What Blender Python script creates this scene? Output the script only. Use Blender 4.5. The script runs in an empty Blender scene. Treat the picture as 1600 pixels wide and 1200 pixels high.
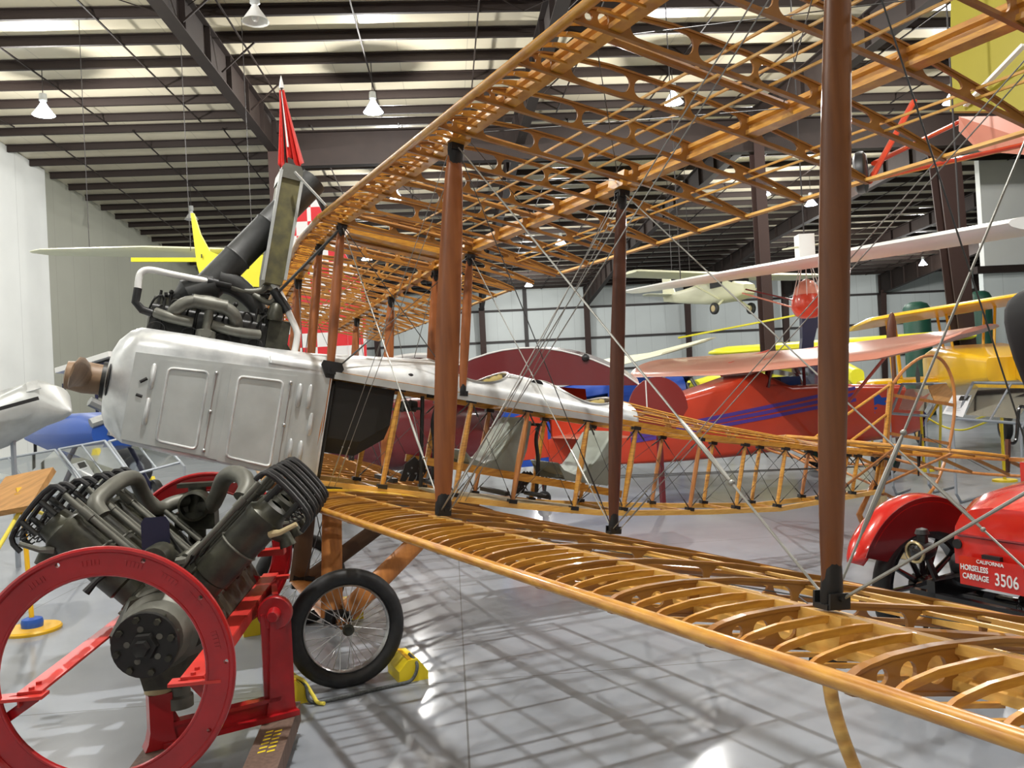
import bpy, bmesh, math, random
from math import sin, cos, pi, radians, atan2, sqrt
from mathutils import Vector as V3, Matrix
from mathutils.geometry import tessellate_polygon
random.seed(7)
sc = bpy.context.scene
COL = sc.collection
# ------------------------------------------------------------------ camera, world, exposure
CAM = V3((-1.1147, -5.8187, 1.6972)); FPX = 1300.8
FW = V3((0.4064115, 0.91361732, 0.01153613)); RT = V3((0.91266156, -0.40532269, -0.05255845)); UP = RT.cross(FW)
cd = bpy.data.cameras.new('camera'); cd.sensor_width = 36; cd.lens = FPX/1600*36; cd.clip_end = 300
cam = bpy.data.objects.new('camera', cd); COL.objects.link(cam); sc.camera = cam
m = Matrix((RT, UP, -FW)).transposed().to_4x4(); m.translation = CAM; cam.matrix_world = m
sc.view_settings.view_transform = 'Standard'; sc.view_settings.look = 'None'; sc.view_settings.gamma = 1
sc.view_settings.use_curve_mapping = False; sc.view_settings.exposure = -0.66
w = bpy.data.worlds.new('world'); sc.world = w; w.use_nodes = True
w.node_tree.nodes['Background'].inputs[0].default_value = (.85, .92, 1, 1)
w.node_tree.nodes['Background'].inputs[1].default_value = 0.12
LAMP_W = 1700.0

def ray(px, py): return FW + RT*((px-800)/FPX) + UP*((600-py)/FPX)
def D(px, py, d): return CAM + ray(px, py)*d               # measured point: pixel in the photo, distance in metres
def floorpt(px, py, z=0.0):
    r = ray(px, py); return CAM + r*((z-CAM.z)/r.z)
FH = V3((FW.x, FW.y, 0)).normalized(); RH = V3((FH.y, -FH.x, 0))
def G(lat, d, z): return V3((CAM.x, CAM.y, 0)) + RH*lat + FH*d + V3((0, 0, z))
TH = atan2(.337, .941); BR_ = V3((sin(TH), cos(TH), 0)); BQ = V3((cos(TH), -sin(TH), 0))
def B(s, d, z): return V3((CAM.x, CAM.y, 0)) + BQ*s + BR_*d + V3((0, 0, z))     # the hangar's own axes
PHI = -0.2029; cP, sP = cos(PHI), sin(PHI); H0 = 2.184
def A(x, y, z): return V3((cP*x - sP*z, y, sP*x + cP*z + H0))                   # the biplane's own axes (x aft, y starboard)
AX, AY, AZ = V3((cP, 0, sP)), V3((0, 1, 0)), V3((-sP, 0, cP))

# ------------------------------------------------------------------ materials
def mat(name, col, rough=.5, metal=0.0, var=0.0, scale=8, col2=None, coat=0.0, stretch=None, bump=0.0, emit=None, alpha=None, trans=0.0):
    mm = bpy.data.materials.new(name); mm.use_nodes = True; nt = mm.node_tree; b = nt.nodes['Principled BSDF']
    b.inputs['Base Color'].default_value = (*col, 1); b.inputs['Roughness'].default_value = rough; b.inputs['Metallic'].default_value = metal
    b.inputs['Coat Weight'].default_value = coat; b.inputs['Coat Roughness'].default_value = .08
    if trans: b.inputs['Transmission Weight'].default_value = trans
    if emit: b.inputs['Emission Color'].default_value = (*emit[0], 1); b.inputs['Emission Strength'].default_value = emit[1]
    if var or col2:
        tc = nt.nodes.new('ShaderNodeTexCoord'); mp = nt.nodes.new('ShaderNodeMapping'); n = nt.nodes.new('ShaderNodeTexNoise')
        mp.inputs['Scale'].default_value = stretch or (1, 1, 1)
        n.inputs['Scale'].default_value = scale; n.inputs['Detail'].default_value = 5
        r = nt.nodes.new('ShaderNodeValToRGB')
        c2 = col2 or tuple(c*(1-var) for c in col)
        r.color_ramp.elements[0].position = .35; r.color_ramp.elements[1].position = .65
        r.color_ramp.elements[0].color = (*c2, 1); r.color_ramp.elements[1].color = (*col, 1)
        nt.links.new(tc.outputs['Object'], mp.inputs[0]); nt.links.new(mp.outputs[0], n.inputs[0]); nt.links.new(n.outputs[0], r.inputs[0]); nt.links.new(r.outputs[0], b.inputs['Base Color'])
        if bump:
            bp = nt.nodes.new('ShaderNodeBump'); bp.inputs['Strength'].default_value = bump; bp.inputs['Distance'].default_value = .01
            nt.links.new(n.outputs[0], bp.inputs['Height']); nt.links.new(bp.outputs[0], b.inputs['Normal'])
    return mm
M = dict(
 spruce=mat('spruce', (.66, .33, .045), .32, 0, .3, 6, (.44, .18, .025), .5, (2, 2, 12)),
 spruce_pale=mat('spruce_pale', (.76, .45, .11), .35, 0, .3, 6, (.64, .33, .07), .4, (2, 2, 12)),
 ply=mat('ply', (.36, .16, .026), .35, 0, .3, 5, (.26, .10, .018), .4),
 strutwood=mat('strutwood', (.36, .12, .035), .36, 0, .3, 4, (.26, .08, .022), .3, (8, 8, .6)),
 strutbrown=mat('strutbrown', (.21, .075, .024), .36, 0, .3, 4, (.15, .05, .016), .3, (8, 8, .6)), darkwood=mat('darkwood', (.14, .045, .02), .4, 0, .3, 4, (.09, .028, .014), .3, (8, 8, .6)),
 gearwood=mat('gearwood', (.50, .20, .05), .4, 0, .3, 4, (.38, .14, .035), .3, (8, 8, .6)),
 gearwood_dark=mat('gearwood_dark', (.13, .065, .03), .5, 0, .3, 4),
 alu=mat('aluminium', (.80, .82, .82), .34, .45, .25, 7, (.54, .56, .57)),
 alu_cast=mat('alu_cast', (.56, .58, .57), .45, .45, .3, 5, (.47,.49,.48)),
 steel=mat('steel', (.55, .55, .55), .3, .9), wire=mat('wire', (.30, .30, .28), .4, .6), wire_dark=mat('wire_dark', (.06, .06, .06), .45, .4),
 black=mat('black', (.012, .012, .013), .45), hoodcloth=mat('hood_cloth', (.006, .006, .007), .8), blackgloss=mat('black_gloss', (.01, .01, .011), .15, coat=.5), rubber=mat('rubber', (.022, .023, .025), .55, 0, .3, 30),
 engine=mat('engine_olive', (.065, .065, .045), .42, .3, .45, 14, (.028, .028, .021)), enginedark=mat('engine_dark', (.025, .025, .024), .45, .4),
 manifold=mat('manifold', (.165, .165, .14), .5, .3, .3, 10), exhaust=mat('exhaust', (.060, .062, .062), .55, .3, .4, 9), radiator=mat('radiator', (.15, .135, .055), .6, .2, .5, 14, (.08, .075, .04)),
 red=mat('stand_red', (.42, .008, .012), .3, 0, .25, 6, coat=.4), redlight=mat('stand_red_orange', (.62, .04, .03), .4, 0, .2, 6),
 yellow=mat('yellow', (.85, .66, .02), .45), yellowdeep=mat('yellow_deep', (.80, .45, .01), .4, coat=.3), rope=mat('rope', (.10, .11, .11), .9, 0, .5, 90), yrope=mat('rope_yellow', (.75, .62, .08), .8),
 blue=mat('blue', (.02, .09, .42), .4), signwood=mat('signwood', (.52, .27, .09), .5, 0, .3, 5, stretch=(1, 8, 1)), skid=mat('skid_timber', (.16, .10, .075), .7, 0, .35, 6, stretch=(8, 8, 1)),
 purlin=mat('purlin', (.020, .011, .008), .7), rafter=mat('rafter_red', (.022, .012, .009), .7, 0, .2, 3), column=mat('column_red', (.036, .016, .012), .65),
 girt=mat('girt', (.04, .035, .035), .6), white=mat('white_paint', (.80, .80, .78), .35), cream=mat('cream', (.72, .72, .52), .5), paper=mat('paper', (.85, .86, .88), .6),
 maroon=mat('maroon', (.13, .010, .014), .25, coat=.6), orange=mat('orange_red', (.62, .055, .02), .28, 0, .15, 2, coat=.6), salmon=mat('salmon', (.66, .27, .19), .3, coat=.6), purple=mat('purple_blue', (.10, .05, .33), .35), brightblue=mat('bright_blue', (.02, .08, .45), .35),
 planeyellow=mat('plane_yellow', (.85, .50, .01), .35, coat=.4), lemon=mat('lemon', (.85, .80, .03), .4), dullyellow=mat('dull_yellow', (.33, .28, .012), .5), ruddermaroon=mat('rudder_maroon', (.20, .018, .016), .3, coat=.4), carred=mat('car_red', (.58, .018, .012), .16, coat=1.0), carinside=mat('car_red_dark', (.17, .008, .012), .3, coat=.5),
 brass=mat('brass', (.62, .50, .28), .25, .9), darkgreen=mat('dark_green', (.01, .07, .045), .5), navy=mat('navy', (.012, .014, .05), .4), flag=mat('flag_red', (.75, .05, .04), .6), flagwhite=mat('flag_white', (.8, .8, .8), .6),
 tube=mat('tube_aluminium', (.33, .36, .40), .4, .4), seat=mat('seat_grey', (.30, .33, .29), .55, .1, .2, 5), interior=mat('cockpit_interior', (.42, .33, .11), .6), chrome=mat('chrome', (.8, .8, .8), .12, 1.0), firewall=mat('firewall', (.018, .018, .017), .6),
 bulb=mat('bulb', (1, 1, 1), .3, emit=((.93, .95, 1), 90)), reflector=mat('reflector', (.75, .78, .85), .3, .3, emit=((.8, .86, 1), 9.0)), glass=mat('glass', (.9, .93, .93), .03, trans=1.0), tan=mat('tan', (.50, .40, .22), .6), propwood=mat('propwood', (.30, .19, .11), .5, 0, .4, 8), greyplane=mat('grey_metal', (.42, .43, .42), .4, .5, .3, 4), concrete_grey=mat('tarp_grey', (.33, .34, .35), .7, 0, .3, 5),
)
# checkered cloth
ck = mat('checkered', (.8, .8, .8), .5); nt = ck.node_tree; c = nt.nodes.new('ShaderNodeTexChecker'); t = nt.nodes.new('ShaderNodeTexCoord')
c.inputs[1].default_value = (.72, .02, .03, 1); c.inputs[2].default_value = (.85, .85, .85, 1); c.inputs['Scale'].default_value = 4.1
nt.links.new(t.outputs['Object'], c.inputs[0]); nt.links.new(c.outputs[0], nt.nodes['Principled BSDF'].inputs[0]); M['checker'] = ck

# ------------------------------------------------------------------ mesh builder
class MB:
    def __init__(s): s.v = []; s.f = []; s.sm = []
    def add(s, vs, fs, smooth=False):
        o = len(s.v); s.v += [V3(v) for v in vs]; s.f += [tuple(i+o for i in f) for f in fs]; s.sm += [smooth]*len(fs); return s
    def box(s, c, ax, ay, az, hx, hy, hz):
        c = V3(c); P = []
        for i in (-1, 1):
            for j in (-1, 1):
                for k in (-1, 1): P.append(c + ax*(i*hx) + ay*(j*hy) + az*(k*hz))
        return s.add(P, [(0, 1, 3, 2), (4, 6, 7, 5), (0, 4, 5, 1), (2, 3, 7, 6), (0, 2, 6, 4), (1, 5, 7, 3)])
    def bar(s, a, b, w, h, up=V3((0, 0, 1)), w2=None, h2=None):       # rectangular bar from a to b
        a, b = V3(a), V3(b); d = (b-a).normalized(); x = d.cross(up)
        if x.length < 1e-4: x = d.cross(V3((1, 0, 0)))
        x.normalize(); y = x.cross(d); w2 = w if w2 is None else w2; h2 = h if h2 is None else h2
        P = [a+x*(i*w/2)+y*(j*h/2) for i, j in ((-1, -1), (1, -1), (1, 1), (-1, 1))] + [b+x*(i*w2/2)+y*(j*h2/2) for i, j in ((-1, -1), (1, -1), (1, 1), (-1, 1))]
        return s.add(P, [(0, 1, 2, 3), (7, 6, 5, 4), (0, 4, 5, 1), (1, 5, 6, 2), (2, 6, 7, 3), (3, 7, 4, 0)])
    def tube(s, pts, r, n=8, caps=True, flat=None, closed=False):
        pts = [V3(p) for p in pts]; rs = r if isinstance(r, (list, tuple)) else [r]*len(pts); N = len(pts)
        rings = []; prev = None
        for i, p in enumerate(pts):
            if closed: d = (pts[(i+1) % N]-pts[i-1])
            else: d = (pts[min(i+1, N-1)]-pts[max(i-1, 0)])
            d.normalize()
            if prev is None:
                x = d.cross(V3((0, 0, 1)));
                if x.length < .05: x = d.cross(V3((1, 0, 0)))
            else: x = prev - d*prev.dot(d)
            x.normalize(); prev = x; y = d.cross(x)
            rings.append([p + x*(cos(2*pi*k/n)*rs[i]) + y*(sin(2*pi*k/n)*rs[i]*(flat or 1)) for k in range(n)])
        vs = [q for R in rings for q in R]; fs = []
        for i in range(N if closed else N-1):
            j = (i+1) % N
            for k in range(n): fs.append((i*n+k, i*n+(k+1) % n, j*n+(k+1) % n, j*n+k))
        s.add(vs, fs, True)
        if caps and not closed: s.add(rings[0], [tuple(range(n))[::-1]]); s.add(rings[-1], [tuple(range(n))])
        return s
    def cyl(s, a, b, r, r2=None, n=16): return s.tube([a, b], [r, r if r2 is None else r2], n)
    def loft(s, secs, caps=True, smooth=True, closed=True):
        n = len(secs[0]); vs = [q for R in secs for q in R]; fs = []
        for i in range(len(secs)-1):
            for k in range(n if closed else n-1): fs.append((i*n+k, i*n+(k+1) % n, (i+1)*n+(k+1) % n, (i+1)*n+k))
        s.add(vs, fs, smooth)
        if caps: s.add(secs[0], [tuple(range(n))[::-1]]); s.add(secs[-1], [tuple(range(n))])
        return s
    def plate(s, outer, holes, o, ex, ey, t):       # flat plate with holes, thickness t about o along ex x ey
        n = ex.cross(ey).normalized(); o = V3(o); loops = [outer]+list(holes)
        pts = [p for l in loops for p in l]
        tri = tessellate_polygon([[V3((p[0], p[1], 0)) for p in l] for l in loops])
        N = len(pts); P = [o+ex*p[0]+ey*p[1]+n*(t/2) for p in pts]+[o+ex*p[0]+ey*p[1]-n*(t/2) for p in pts]
        fs = [tuple(q) for q in tri]+[tuple(i+N for i in q[::-1]) for q in tri]; k = 0
        for l in loops:
            L = len(l)
            for i in range(L): a, b = k+i, k+(i+1) % L; fs.append((a, b, b+N, a+N))
            k += L
        return s.add(P, fs)
    def lathe(s, prof, o, ax, n=24, a0=0, a1=2*pi):        # prof: (distance along axis, radius)
        o = V3(o); ax = V3(ax).normalized(); x = ax.cross(V3((0, 0, 1)))
        if x.length < .05: x = ax.cross(V3((1, 0, 0)))
        x.normalize(); y = ax.cross(x); full = abs(a1-a0-2*pi) < 1e-6; m_ = n if full else n+1
        vs = [o+ax*h+(x*cos(a0+(a1-a0)*k/n)+y*sin(a0+(a1-a0)*k/n))*r for h, r in prof for k in range(m_)]; fs = []
        for i in range(len(prof)-1):
            for k in range(n): fs.append((i*m_+k, i*m_+(k+1) % m_, (i+1)*m_+(k+1) % m_, (i+1)*m_+k))
        return s.add(vs, fs, True)
    def ball(s, c, rx, ry=None, rz=None, ax=V3((1, 0, 0)), ay=V3((0, 1, 0)), az=V3((0, 0, 1)), n=16, m_=10):
        ry = ry or rx; rz = rz or rx; c = V3(c); vs = []; fs = []
        for i in range(m_+1):
            t = pi*i/m_
            for k in range(n): p = 2*pi*k/n; vs.append(c+ax*(rx*sin(t)*cos(p))+ay*(ry*sin(t)*sin(p))+az*(rz*cos(t)))
        for i in range(m_):
            for k in range(n): fs.append((i*n+k, i*n+(k+1) % n, (i+1)*n+(k+1) % n, (i+1)*n+k))
        return s.add(vs, fs, True)
    def pieces(s):
        key = {}; ids = []
        for v in s.v: ids.append(key.setdefault((round(v.x, 5), round(v.y, 5), round(v.z, 5)), len(key)))
        par = list(range(len(key)))
        def find(a):
            while par[a] != a: par[a] = par[par[a]]; a = par[a]
            return a
        for f in s.f:
            r = find(ids[f[0]])
            for i in f[1:]: par[find(ids[i])] = r
        out = {}
        for f, sm in zip(s.f, s.sm): out.setdefault(find(ids[f[0]]), []).append((f, sm))
        res = []
        for fs in out.values():
            b = MB(); mp = {}
            for f, sm in fs:
                g = []
                for i in f:
                    if i not in mp: mp[i] = len(b.v); b.v.append(s.v[i])
                    g.append(mp[i])
                b.f.append(tuple(g)); b.sm.append(sm)
            res.append(b)
        return res
    def build(s, name, m_, parent=None, label=None, group=None, kind=None, cat=None, solid=0, loc=None):
        o0 = V3((0, 0, 0)); q = parent
        while q: o0 += q.location; q = q.parent
        loc = V3(loc) if loc is not None else V3((0, 0, 0))
        me = bpy.data.meshes.new(name); me.from_pydata([v-o0-loc for v in s.v], [], s.f); me.update()
        bm = bmesh.new(); bm.from_mesh(me); bmesh.ops.remove_doubles(bm, verts=bm.verts, dist=1e-5) if len(s.v) < 60000 else None
        bmesh.ops.recalc_face_normals(bm, faces=bm.faces); bm.to_mesh(me); bm.free()
        mm = M[m_] if isinstance(m_, str) else m_
        me.materials.append(mm)
        flags = s.sm
        if any(flags):
            me.polygons.foreach_set('use_smooth', [True]*len(me.polygons)); me.set_sharp_from_angle(angle=radians(38))
        o = bpy.data.objects.new(name, me); COL.objects.link(o); o.location = loc
        if parent: o.parent = parent
        if solid: md = o.modifiers.new('solid', 'SOLIDIFY'); md.thickness = solid; md.offset = 0
        tag(o, label, cat, group, kind); return o
def tag(o, label=None, cat=None, group=None, kind=None):
    if label: o['label'] = label
    if cat: o['category'] = cat
    if group: o['group'] = group
    if kind: o['kind'] = kind
def thing(name, loc, label, cat, group=None):
    o = bpy.data.objects.new(name, None); COL.objects.link(o); o.location = V3(loc); o.empty_display_size = .1
    tag(o, label, cat, group); return o
SPLIT = {'hose_joint', 'undercarriage_joint', 'frame_fitting', 'fuselage_cross_member', 'seat_side', 'centre_section_', 'rocker_arm', 'rocker_post', 'valve_spring', 'rail_bolt', 'control_horn', 'seat_rail', 'engine_cylinder', 'cabin_post', 'louvre', 'running_board', 'control_cable', 'push_rod', 'stand_post', 'netting', 'raised_casting_marks', 'instrument_frame', 'rudder_bar', 'centre_section'}
def part(parent, name, m_, fn, **k):
    b = MB(); fn(b)
    if name in SPLIT:
        o = None
        for q in b.pieces(): o = q.build(name, m_, parent, **k)
        return o
    return b.build(name, m_, parent, **k)
def copy_tree(o, parent=None):
    c = o.copy(); COL.objects.link(c); c.parent = parent
    for ch in list(o.children): copy_tree(ch, c)
    return c
def circ(cx, cy, r, n=14, ry=None): return [(cx+r*cos(2*pi*k/n), cy+(ry or r)*sin(2*pi*k/n)) for k in range(n)]
def interp(x, xs, ys):
    if x <= xs[0]: return ys[0]
    for i in range(len(xs)-1):
        if x <= xs[i+1]: return ys[i]+(ys[i+1]-ys[i])*(x-xs[i])/(xs[i+1]-xs[i])
    return ys[-1]
def smooth(pts, n=6):        # Catmull-Rom through points
    P = [V3(p) for p in pts]; out = []
    for i in range(len(P)-1):
        a, b, c_, d = P[max(i-1, 0)], P[i], P[i+1], P[min(i+2, len(P)-1)]
        for k in range(n):
            t = k/n; out.append(.5*((2*b)+(c_-a)*t+(2*a-5*b+4*c_-d)*t*t+(3*b-a-3*c_+d)*t**3))
    out.append(P[-1]); return out

# ------------------------------------------------------------------ hangar
def ceil_z(d): return CAM.z+(8.4+.037*d if d < 27.3 else 10.42-.037*d)
D0, D1, S0, S1 = -16, 64, -14.7, 48
fm = mat('floor_concrete', (.25, .272, .305), .55, 0, 0, .9, (.205, .225, .255)); fm.node_tree.nodes['Principled BSDF'].inputs['Coat Weight'].default_value = .45; fm.node_tree.nodes['Principled BSDF'].inputs['Coat Roughness'].default_value = .13; nt = fm.node_tree; bs = nt.nodes['Principled BSDF']
base_link = bs.inputs['Base Color'].links[0].from_socket
geo = nt.nodes.new('ShaderNodeTexCoord')
def lines(sock_in, width, spacing, phase):
    a = nt.nodes.new('ShaderNodeMath'); a.operation = 'ADD'; a.inputs[1].default_value = phase; nt.links.new(sock_in, a.inputs[0])
    p = nt.nodes.new('ShaderNodeMath'); p.operation = 'PINGPONG'; p.inputs[1].default_value = spacing/2; nt.links.new(a.outputs[0], p.inputs[0])
    l = nt.nodes.new('ShaderNodeMath'); l.operation = 'LESS_THAN'; l.inputs[1].default_value = width; nt.links.new(p.outputs[0], l.inputs[0]); return l.outputs[0]
sx = nt.nodes.new('ShaderNodeSeparateXYZ'); nt.links.new(geo.outputs['Object'], sx.inputs[0])
l1 = lines(sx.outputs[0], .005, 3.8, 0.0); l2 = lines(sx.outputs[1], .005, 3.8, -1.2)
mx = nt.nodes.new('ShaderNodeMath'); mx.operation = 'MAXIMUM'; nt.links.new(l1, mx.inputs[0]); nt.links.new(l2, mx.inputs[1])
mix = nt.nodes.new('ShaderNodeMix'); mix.data_type = 'RGBA'; nt.links.new(mx.outputs[0], mix.inputs[0]); nt.links.new(base_link, mix.inputs[6]); mix.inputs[7].default_value = (.10, .105, .11, 1)
nt.links.new(mix.outputs[2], bs.inputs['Base Color'])
n2 = nt.nodes.new('ShaderNodeTexNoise'); n2.inputs['Scale'].default_value = 2.2; n2.inputs['Detail'].default_value = 6
mr = nt.nodes.new('ShaderNodeMapRange'); mr.inputs[3].default_value = .45; mr.inputs[4].default_value = .65; nt.links.new(geo.outputs['Object'], n2.inputs[0]); nt.links.new(n2.outputs[0], mr.inputs[0]); nt.links.new(mr.outputs[0], bs.inputs['Roughness'])
M['floor'] = fm
b = MB(); b.add([V3((S0, D0, 0)), V3((S1, D0, 0)), V3((S1, D1, 0)), V3((S0, D1, 0)), V3((S0, D0, -.2)), V3((S1, D0, -.2)), V3((S1, D1, -.2)), V3((S0, D1, -.2))], [(0, 1, 2, 3), (7, 6, 5, 4), (0, 4, 5, 1), (1, 5, 6, 2), (2, 6, 7, 3), (3, 7, 4, 0)])
fl = b.build('floor', fm, kind='structure'); fl.location = (CAM.x, CAM.y, 0); fl.rotation_euler = (0, 0, -TH)
def panelmat(name, col, seam, spacing=.9, rough=.5, coat=0.0):
    mm = mat(name, col, rough, 0, .06, .6, coat=coat); t_ = mm.node_tree; bs_ = t_.nodes['Principled BSDF']; g = t_.nodes.new('ShaderNodeTexCoord'); mp = t_.nodes.new('ShaderNodeMapping'); mp.inputs['Rotation'].default_value = (0, 0, TH)
    t_.links.new(g.outputs['Object'], mp.inputs[0]); s_ = t_.nodes.new('ShaderNodeSeparateXYZ'); t_.links.new(mp.outputs[0], s_.inputs[0])
    p = t_.nodes.new('ShaderNodeMath'); p.operation = 'PINGPONG'; p.inputs[1].default_value = spacing/2; l = t_.nodes.new('ShaderNodeMath'); l.operation = 'LESS_THAN'; l.inputs[1].default_value = .012
    t_.links.new(s_.outputs[seam], p.inputs[0]); t_.links.new(p.outputs[0], l.inputs[0])
    mi = t_.nodes.new('ShaderNodeMix'); mi.data_type = 'RGBA'; t_.links.new(l.outputs[0], mi.inputs[0]); src = bs_.inputs['Base Color'].links[0].from_socket
    t_.links.new(src, mi.inputs[6]); mi.inputs[7].default_value = tuple(c_*.72 for c_ in col)+(1,); t_.links.new(mi.outputs[2], bs_.inputs['Base Color']); return mm
M['ceiling'] = panelmat('ceiling_vinyl', (.74, .68, .52), 0, 1.83, .32, .5)
M['wallback'] = panelmat('wall_back_panel', (.66, .72, .72), 0, 1.2)
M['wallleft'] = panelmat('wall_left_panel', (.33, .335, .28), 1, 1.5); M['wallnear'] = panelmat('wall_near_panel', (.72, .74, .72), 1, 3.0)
def slab(b, pts, t):            # polygon pts thickened by vector t
    n = len(pts); P = [V3(p) for p in pts]+[V3(p)+t for p in pts]
    b.add(P, [tuple(range(n)), tuple(range(n, 2*n))[::-1]]+[(i, (i+1) % n, n+(i+1) % n, n+i) for i in range(n)])
b = MB()
for a0, a1 in ((D0, 27.3), (27.3, D1)): slab(b, [B(S0, a0, ceil_z(a0)), B(S1, a0, ceil_z(a0)), B(S1, a1, ceil_z(a1)), B(S0, a1, ceil_z(a1))], V3((0, 0, .15)))
b.build('ceiling', 'ceiling', kind='structure')
part(None, 'wall_back', 'wallback', lambda b: slab(b, [B(S0, D1, 0), B(S1, D1, 0), B(S1, D1, 9.8), B(S0, D1, 9.8)], BR_*.2), kind='structure')
part(None, 'wall_left', 'wallleft', lambda b: slab(b, [B(S0, 32, 0), B(S0, D1, 0), B(S0, D1, 9.8), B(S0, 32, 10.95)], BQ*-.2), kind='structure')
part(None, 'wall_left_near', 'wallnear', lambda b: slab(b, [B(S0+.12, D0, 0), B(S0+.12, 32, 0), B(S0+.12, 32, 10.9), B(S0+.12, 27.3, 11.1), B(S0+.12, D0, 9.5)], BQ*-.3), kind='structure')  # near stretch jogged and coloured whiter, painting in the brighter light on it
part(None, 'wall_right', 'wallback', lambda b: slab(b, [B(S1, D0, 0), B(S1, D1, 0), B(S1, D1, 9.8), B(S1, 27.3, 11.1), B(S1, D0, 9.5)], BQ*.2), kind='structure')
part(None, 'wall_front', 'wallnear', lambda b: slab(b, [B(S0, D0, 0), B(S1, D0, 0), B(S1, D0, 9.5), B(S0, D0, 9.5)], BR_*-.2), kind='structure')
# partition wall at the right: upper cladding over a lower one, behind a red rail
part(None, 'wall_partition', 'wallnear', lambda b: slab(b, [B(23.1, 34, 6.1), B(33.8, 34, 6.1), B(33.8, 34, 10.8), B(23.1, 34, 10.8)], BR_*.3), kind='structure')
part(None, 'wall_partition_lower', 'wallback', lambda b: slab(b, [B(23.4, 34.6, 0), B(33.8, 34.6, 0), B(33.8, 34.6, 6.0), B(23.4, 34.6, 6.0)], BR_*.3), kind='structure')
tn = [0]
def trim(m_, fn):
    tn[0] += 1; part(None, 'trim_%d' % tn[0], m_, fn, kind='structure')
trim('rafter', lambda b: b.bar(B(22.8, 34.2, 5.95), B(33.8, 34.2, 5.95), .3, .3))
def zsec(b, a, c, h, w):
    b.bar(a, c, .02, h); b.bar(a+BR_*(w/2)+V3((0, 0, -h/2)), c+BR_*(w/2)+V3((0, 0, -h/2)), w, .02); b.bar(a-BR_*(w/2)+V3((0, 0, h/2)), c-BR_*(w/2)+V3((0, 0, h/2)), w, .02)
d_ = 2.3
pur = [27.3-.6-1.52*k for k in range(26)]+[27.3+.5+1.52*k for k in range(24)]
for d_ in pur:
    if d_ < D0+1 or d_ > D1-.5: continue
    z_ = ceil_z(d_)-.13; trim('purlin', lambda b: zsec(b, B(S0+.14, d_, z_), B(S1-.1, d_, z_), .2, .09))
FR = [-13.2, -5.25, 2.7, 10.73, 18.6, 26.4, 34.3, 42.2]; 
def rafter(b, s, a0, a1, h0, h1, wd=.3):
    z0, z1 = ceil_z(a0)-.23, ceil_z(a1)-.23
    slab(b, [B(s-.015, a0, z0), B(s-.015, a1, z1), B(s-.015, a1, z1-h1), B(s-.015, a0, z0-h0)], BQ*.03)
    b.bar(B(s, a0, z0-h0), B(s, a1, z1-h1), wd, .03); b.bar(B(s, a0, z0-.02), B(s, a1, z1-.02), wd, .03)
    n = max(1, int((a1-a0)/1.8))
    for i in range(n+1):
        t = i/n; a = a0+(a1-a0)*t; z = z0+(z1-z0)*t; h = h0+(h1-h0)*t; b.bar(B(s, a, z), B(s, a, z-h), wd*.9, .03, up=BR_)
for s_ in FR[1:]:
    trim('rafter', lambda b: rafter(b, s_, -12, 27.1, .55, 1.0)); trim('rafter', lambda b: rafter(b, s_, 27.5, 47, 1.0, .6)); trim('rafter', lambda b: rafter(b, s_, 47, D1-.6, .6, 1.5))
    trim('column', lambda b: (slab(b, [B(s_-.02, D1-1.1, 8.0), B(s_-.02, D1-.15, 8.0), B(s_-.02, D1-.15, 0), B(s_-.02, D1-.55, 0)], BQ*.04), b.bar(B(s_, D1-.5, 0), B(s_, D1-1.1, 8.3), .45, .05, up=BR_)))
def hcol(b, s, d, z, wd=.35, dp=.45):
    for k in (-1, 1): b.bar(B(s, d+k*dp/2, 0), B(s, d+k*dp/2, z), wd, .03, up=BR_)
    b.bar(B(s, d, 0), B(s, d, z), dp, .03, up=BQ)
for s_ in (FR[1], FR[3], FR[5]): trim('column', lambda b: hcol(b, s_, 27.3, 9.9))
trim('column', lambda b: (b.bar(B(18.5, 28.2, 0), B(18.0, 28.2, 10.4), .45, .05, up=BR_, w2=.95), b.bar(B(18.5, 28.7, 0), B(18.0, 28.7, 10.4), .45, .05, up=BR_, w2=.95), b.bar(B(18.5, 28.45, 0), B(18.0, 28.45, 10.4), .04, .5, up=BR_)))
# ridge girder carried by the columns
trim('rafter', lambda b: (b.bar(B(FR[1], 27.3, 9.95), B(FR[5], 27.3, 9.95), .03, 1.1), b.bar(B(FR[1], 27.3, 9.4), B(FR[5], 27.3, 9.4), .35, .04), b.bar(B(FR[1], 27.3, 10.5), B(FR[5], 27.3, 10.5), .35, .04)))
for k in range(22):             # sag rods under the purlins
    s_ = -13.15+2.85*k
    if s_ < S1: trim('purlin', lambda b: (b.bar(B(s_, -12, ceil_z(-12)-.25), B(s_, 27, ceil_z(27)-.25), .035, .035), b.bar(B(s_+.5, 27.6, ceil_z(27.6)-.25), B(s_+.5, D1-1, ceil_z(D1-1)-.25), .035, .035)))
for z_ in (8.1, 5.7, 3.2): trim('girt', lambda b: b.bar(B(S0, D1-.1, z_), B(S1, D1-.1, z_), .2, .16))
for s_ in (-7.9, 6.1): trim('girt', lambda b: b.bar(B(s_, D1-.15, 0), B(s_, D1-.15, 9.7), .3, .1, up=BR_))
# diagonal roof bracing rods and flange braces
for s_, s2 in ((-13.6, -5.75), (-5.75, 2.15), (2.15, 10.05)):
    trim('purlin', lambda b: (b.cyl(B(s_, 10, ceil_z(10)-.3), B(s2, 19, ceil_z(19)-.3), .012, n=6), b.cyl(B(s2, 10, ceil_z(10)-.3), B(s_, 19, ceil_z(19)-.3), .012, n=6)))
for s_ in FR[1:4]:
    for d_ in (14.6, 17.7, 20.7, 23.7): trim('purlin', lambda b: b.bar(B(s_+.1, d_, ceil_z(d_)-.95), B(s_+.95, d_, ceil_z(d_)-.2), .04, .04))

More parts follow.
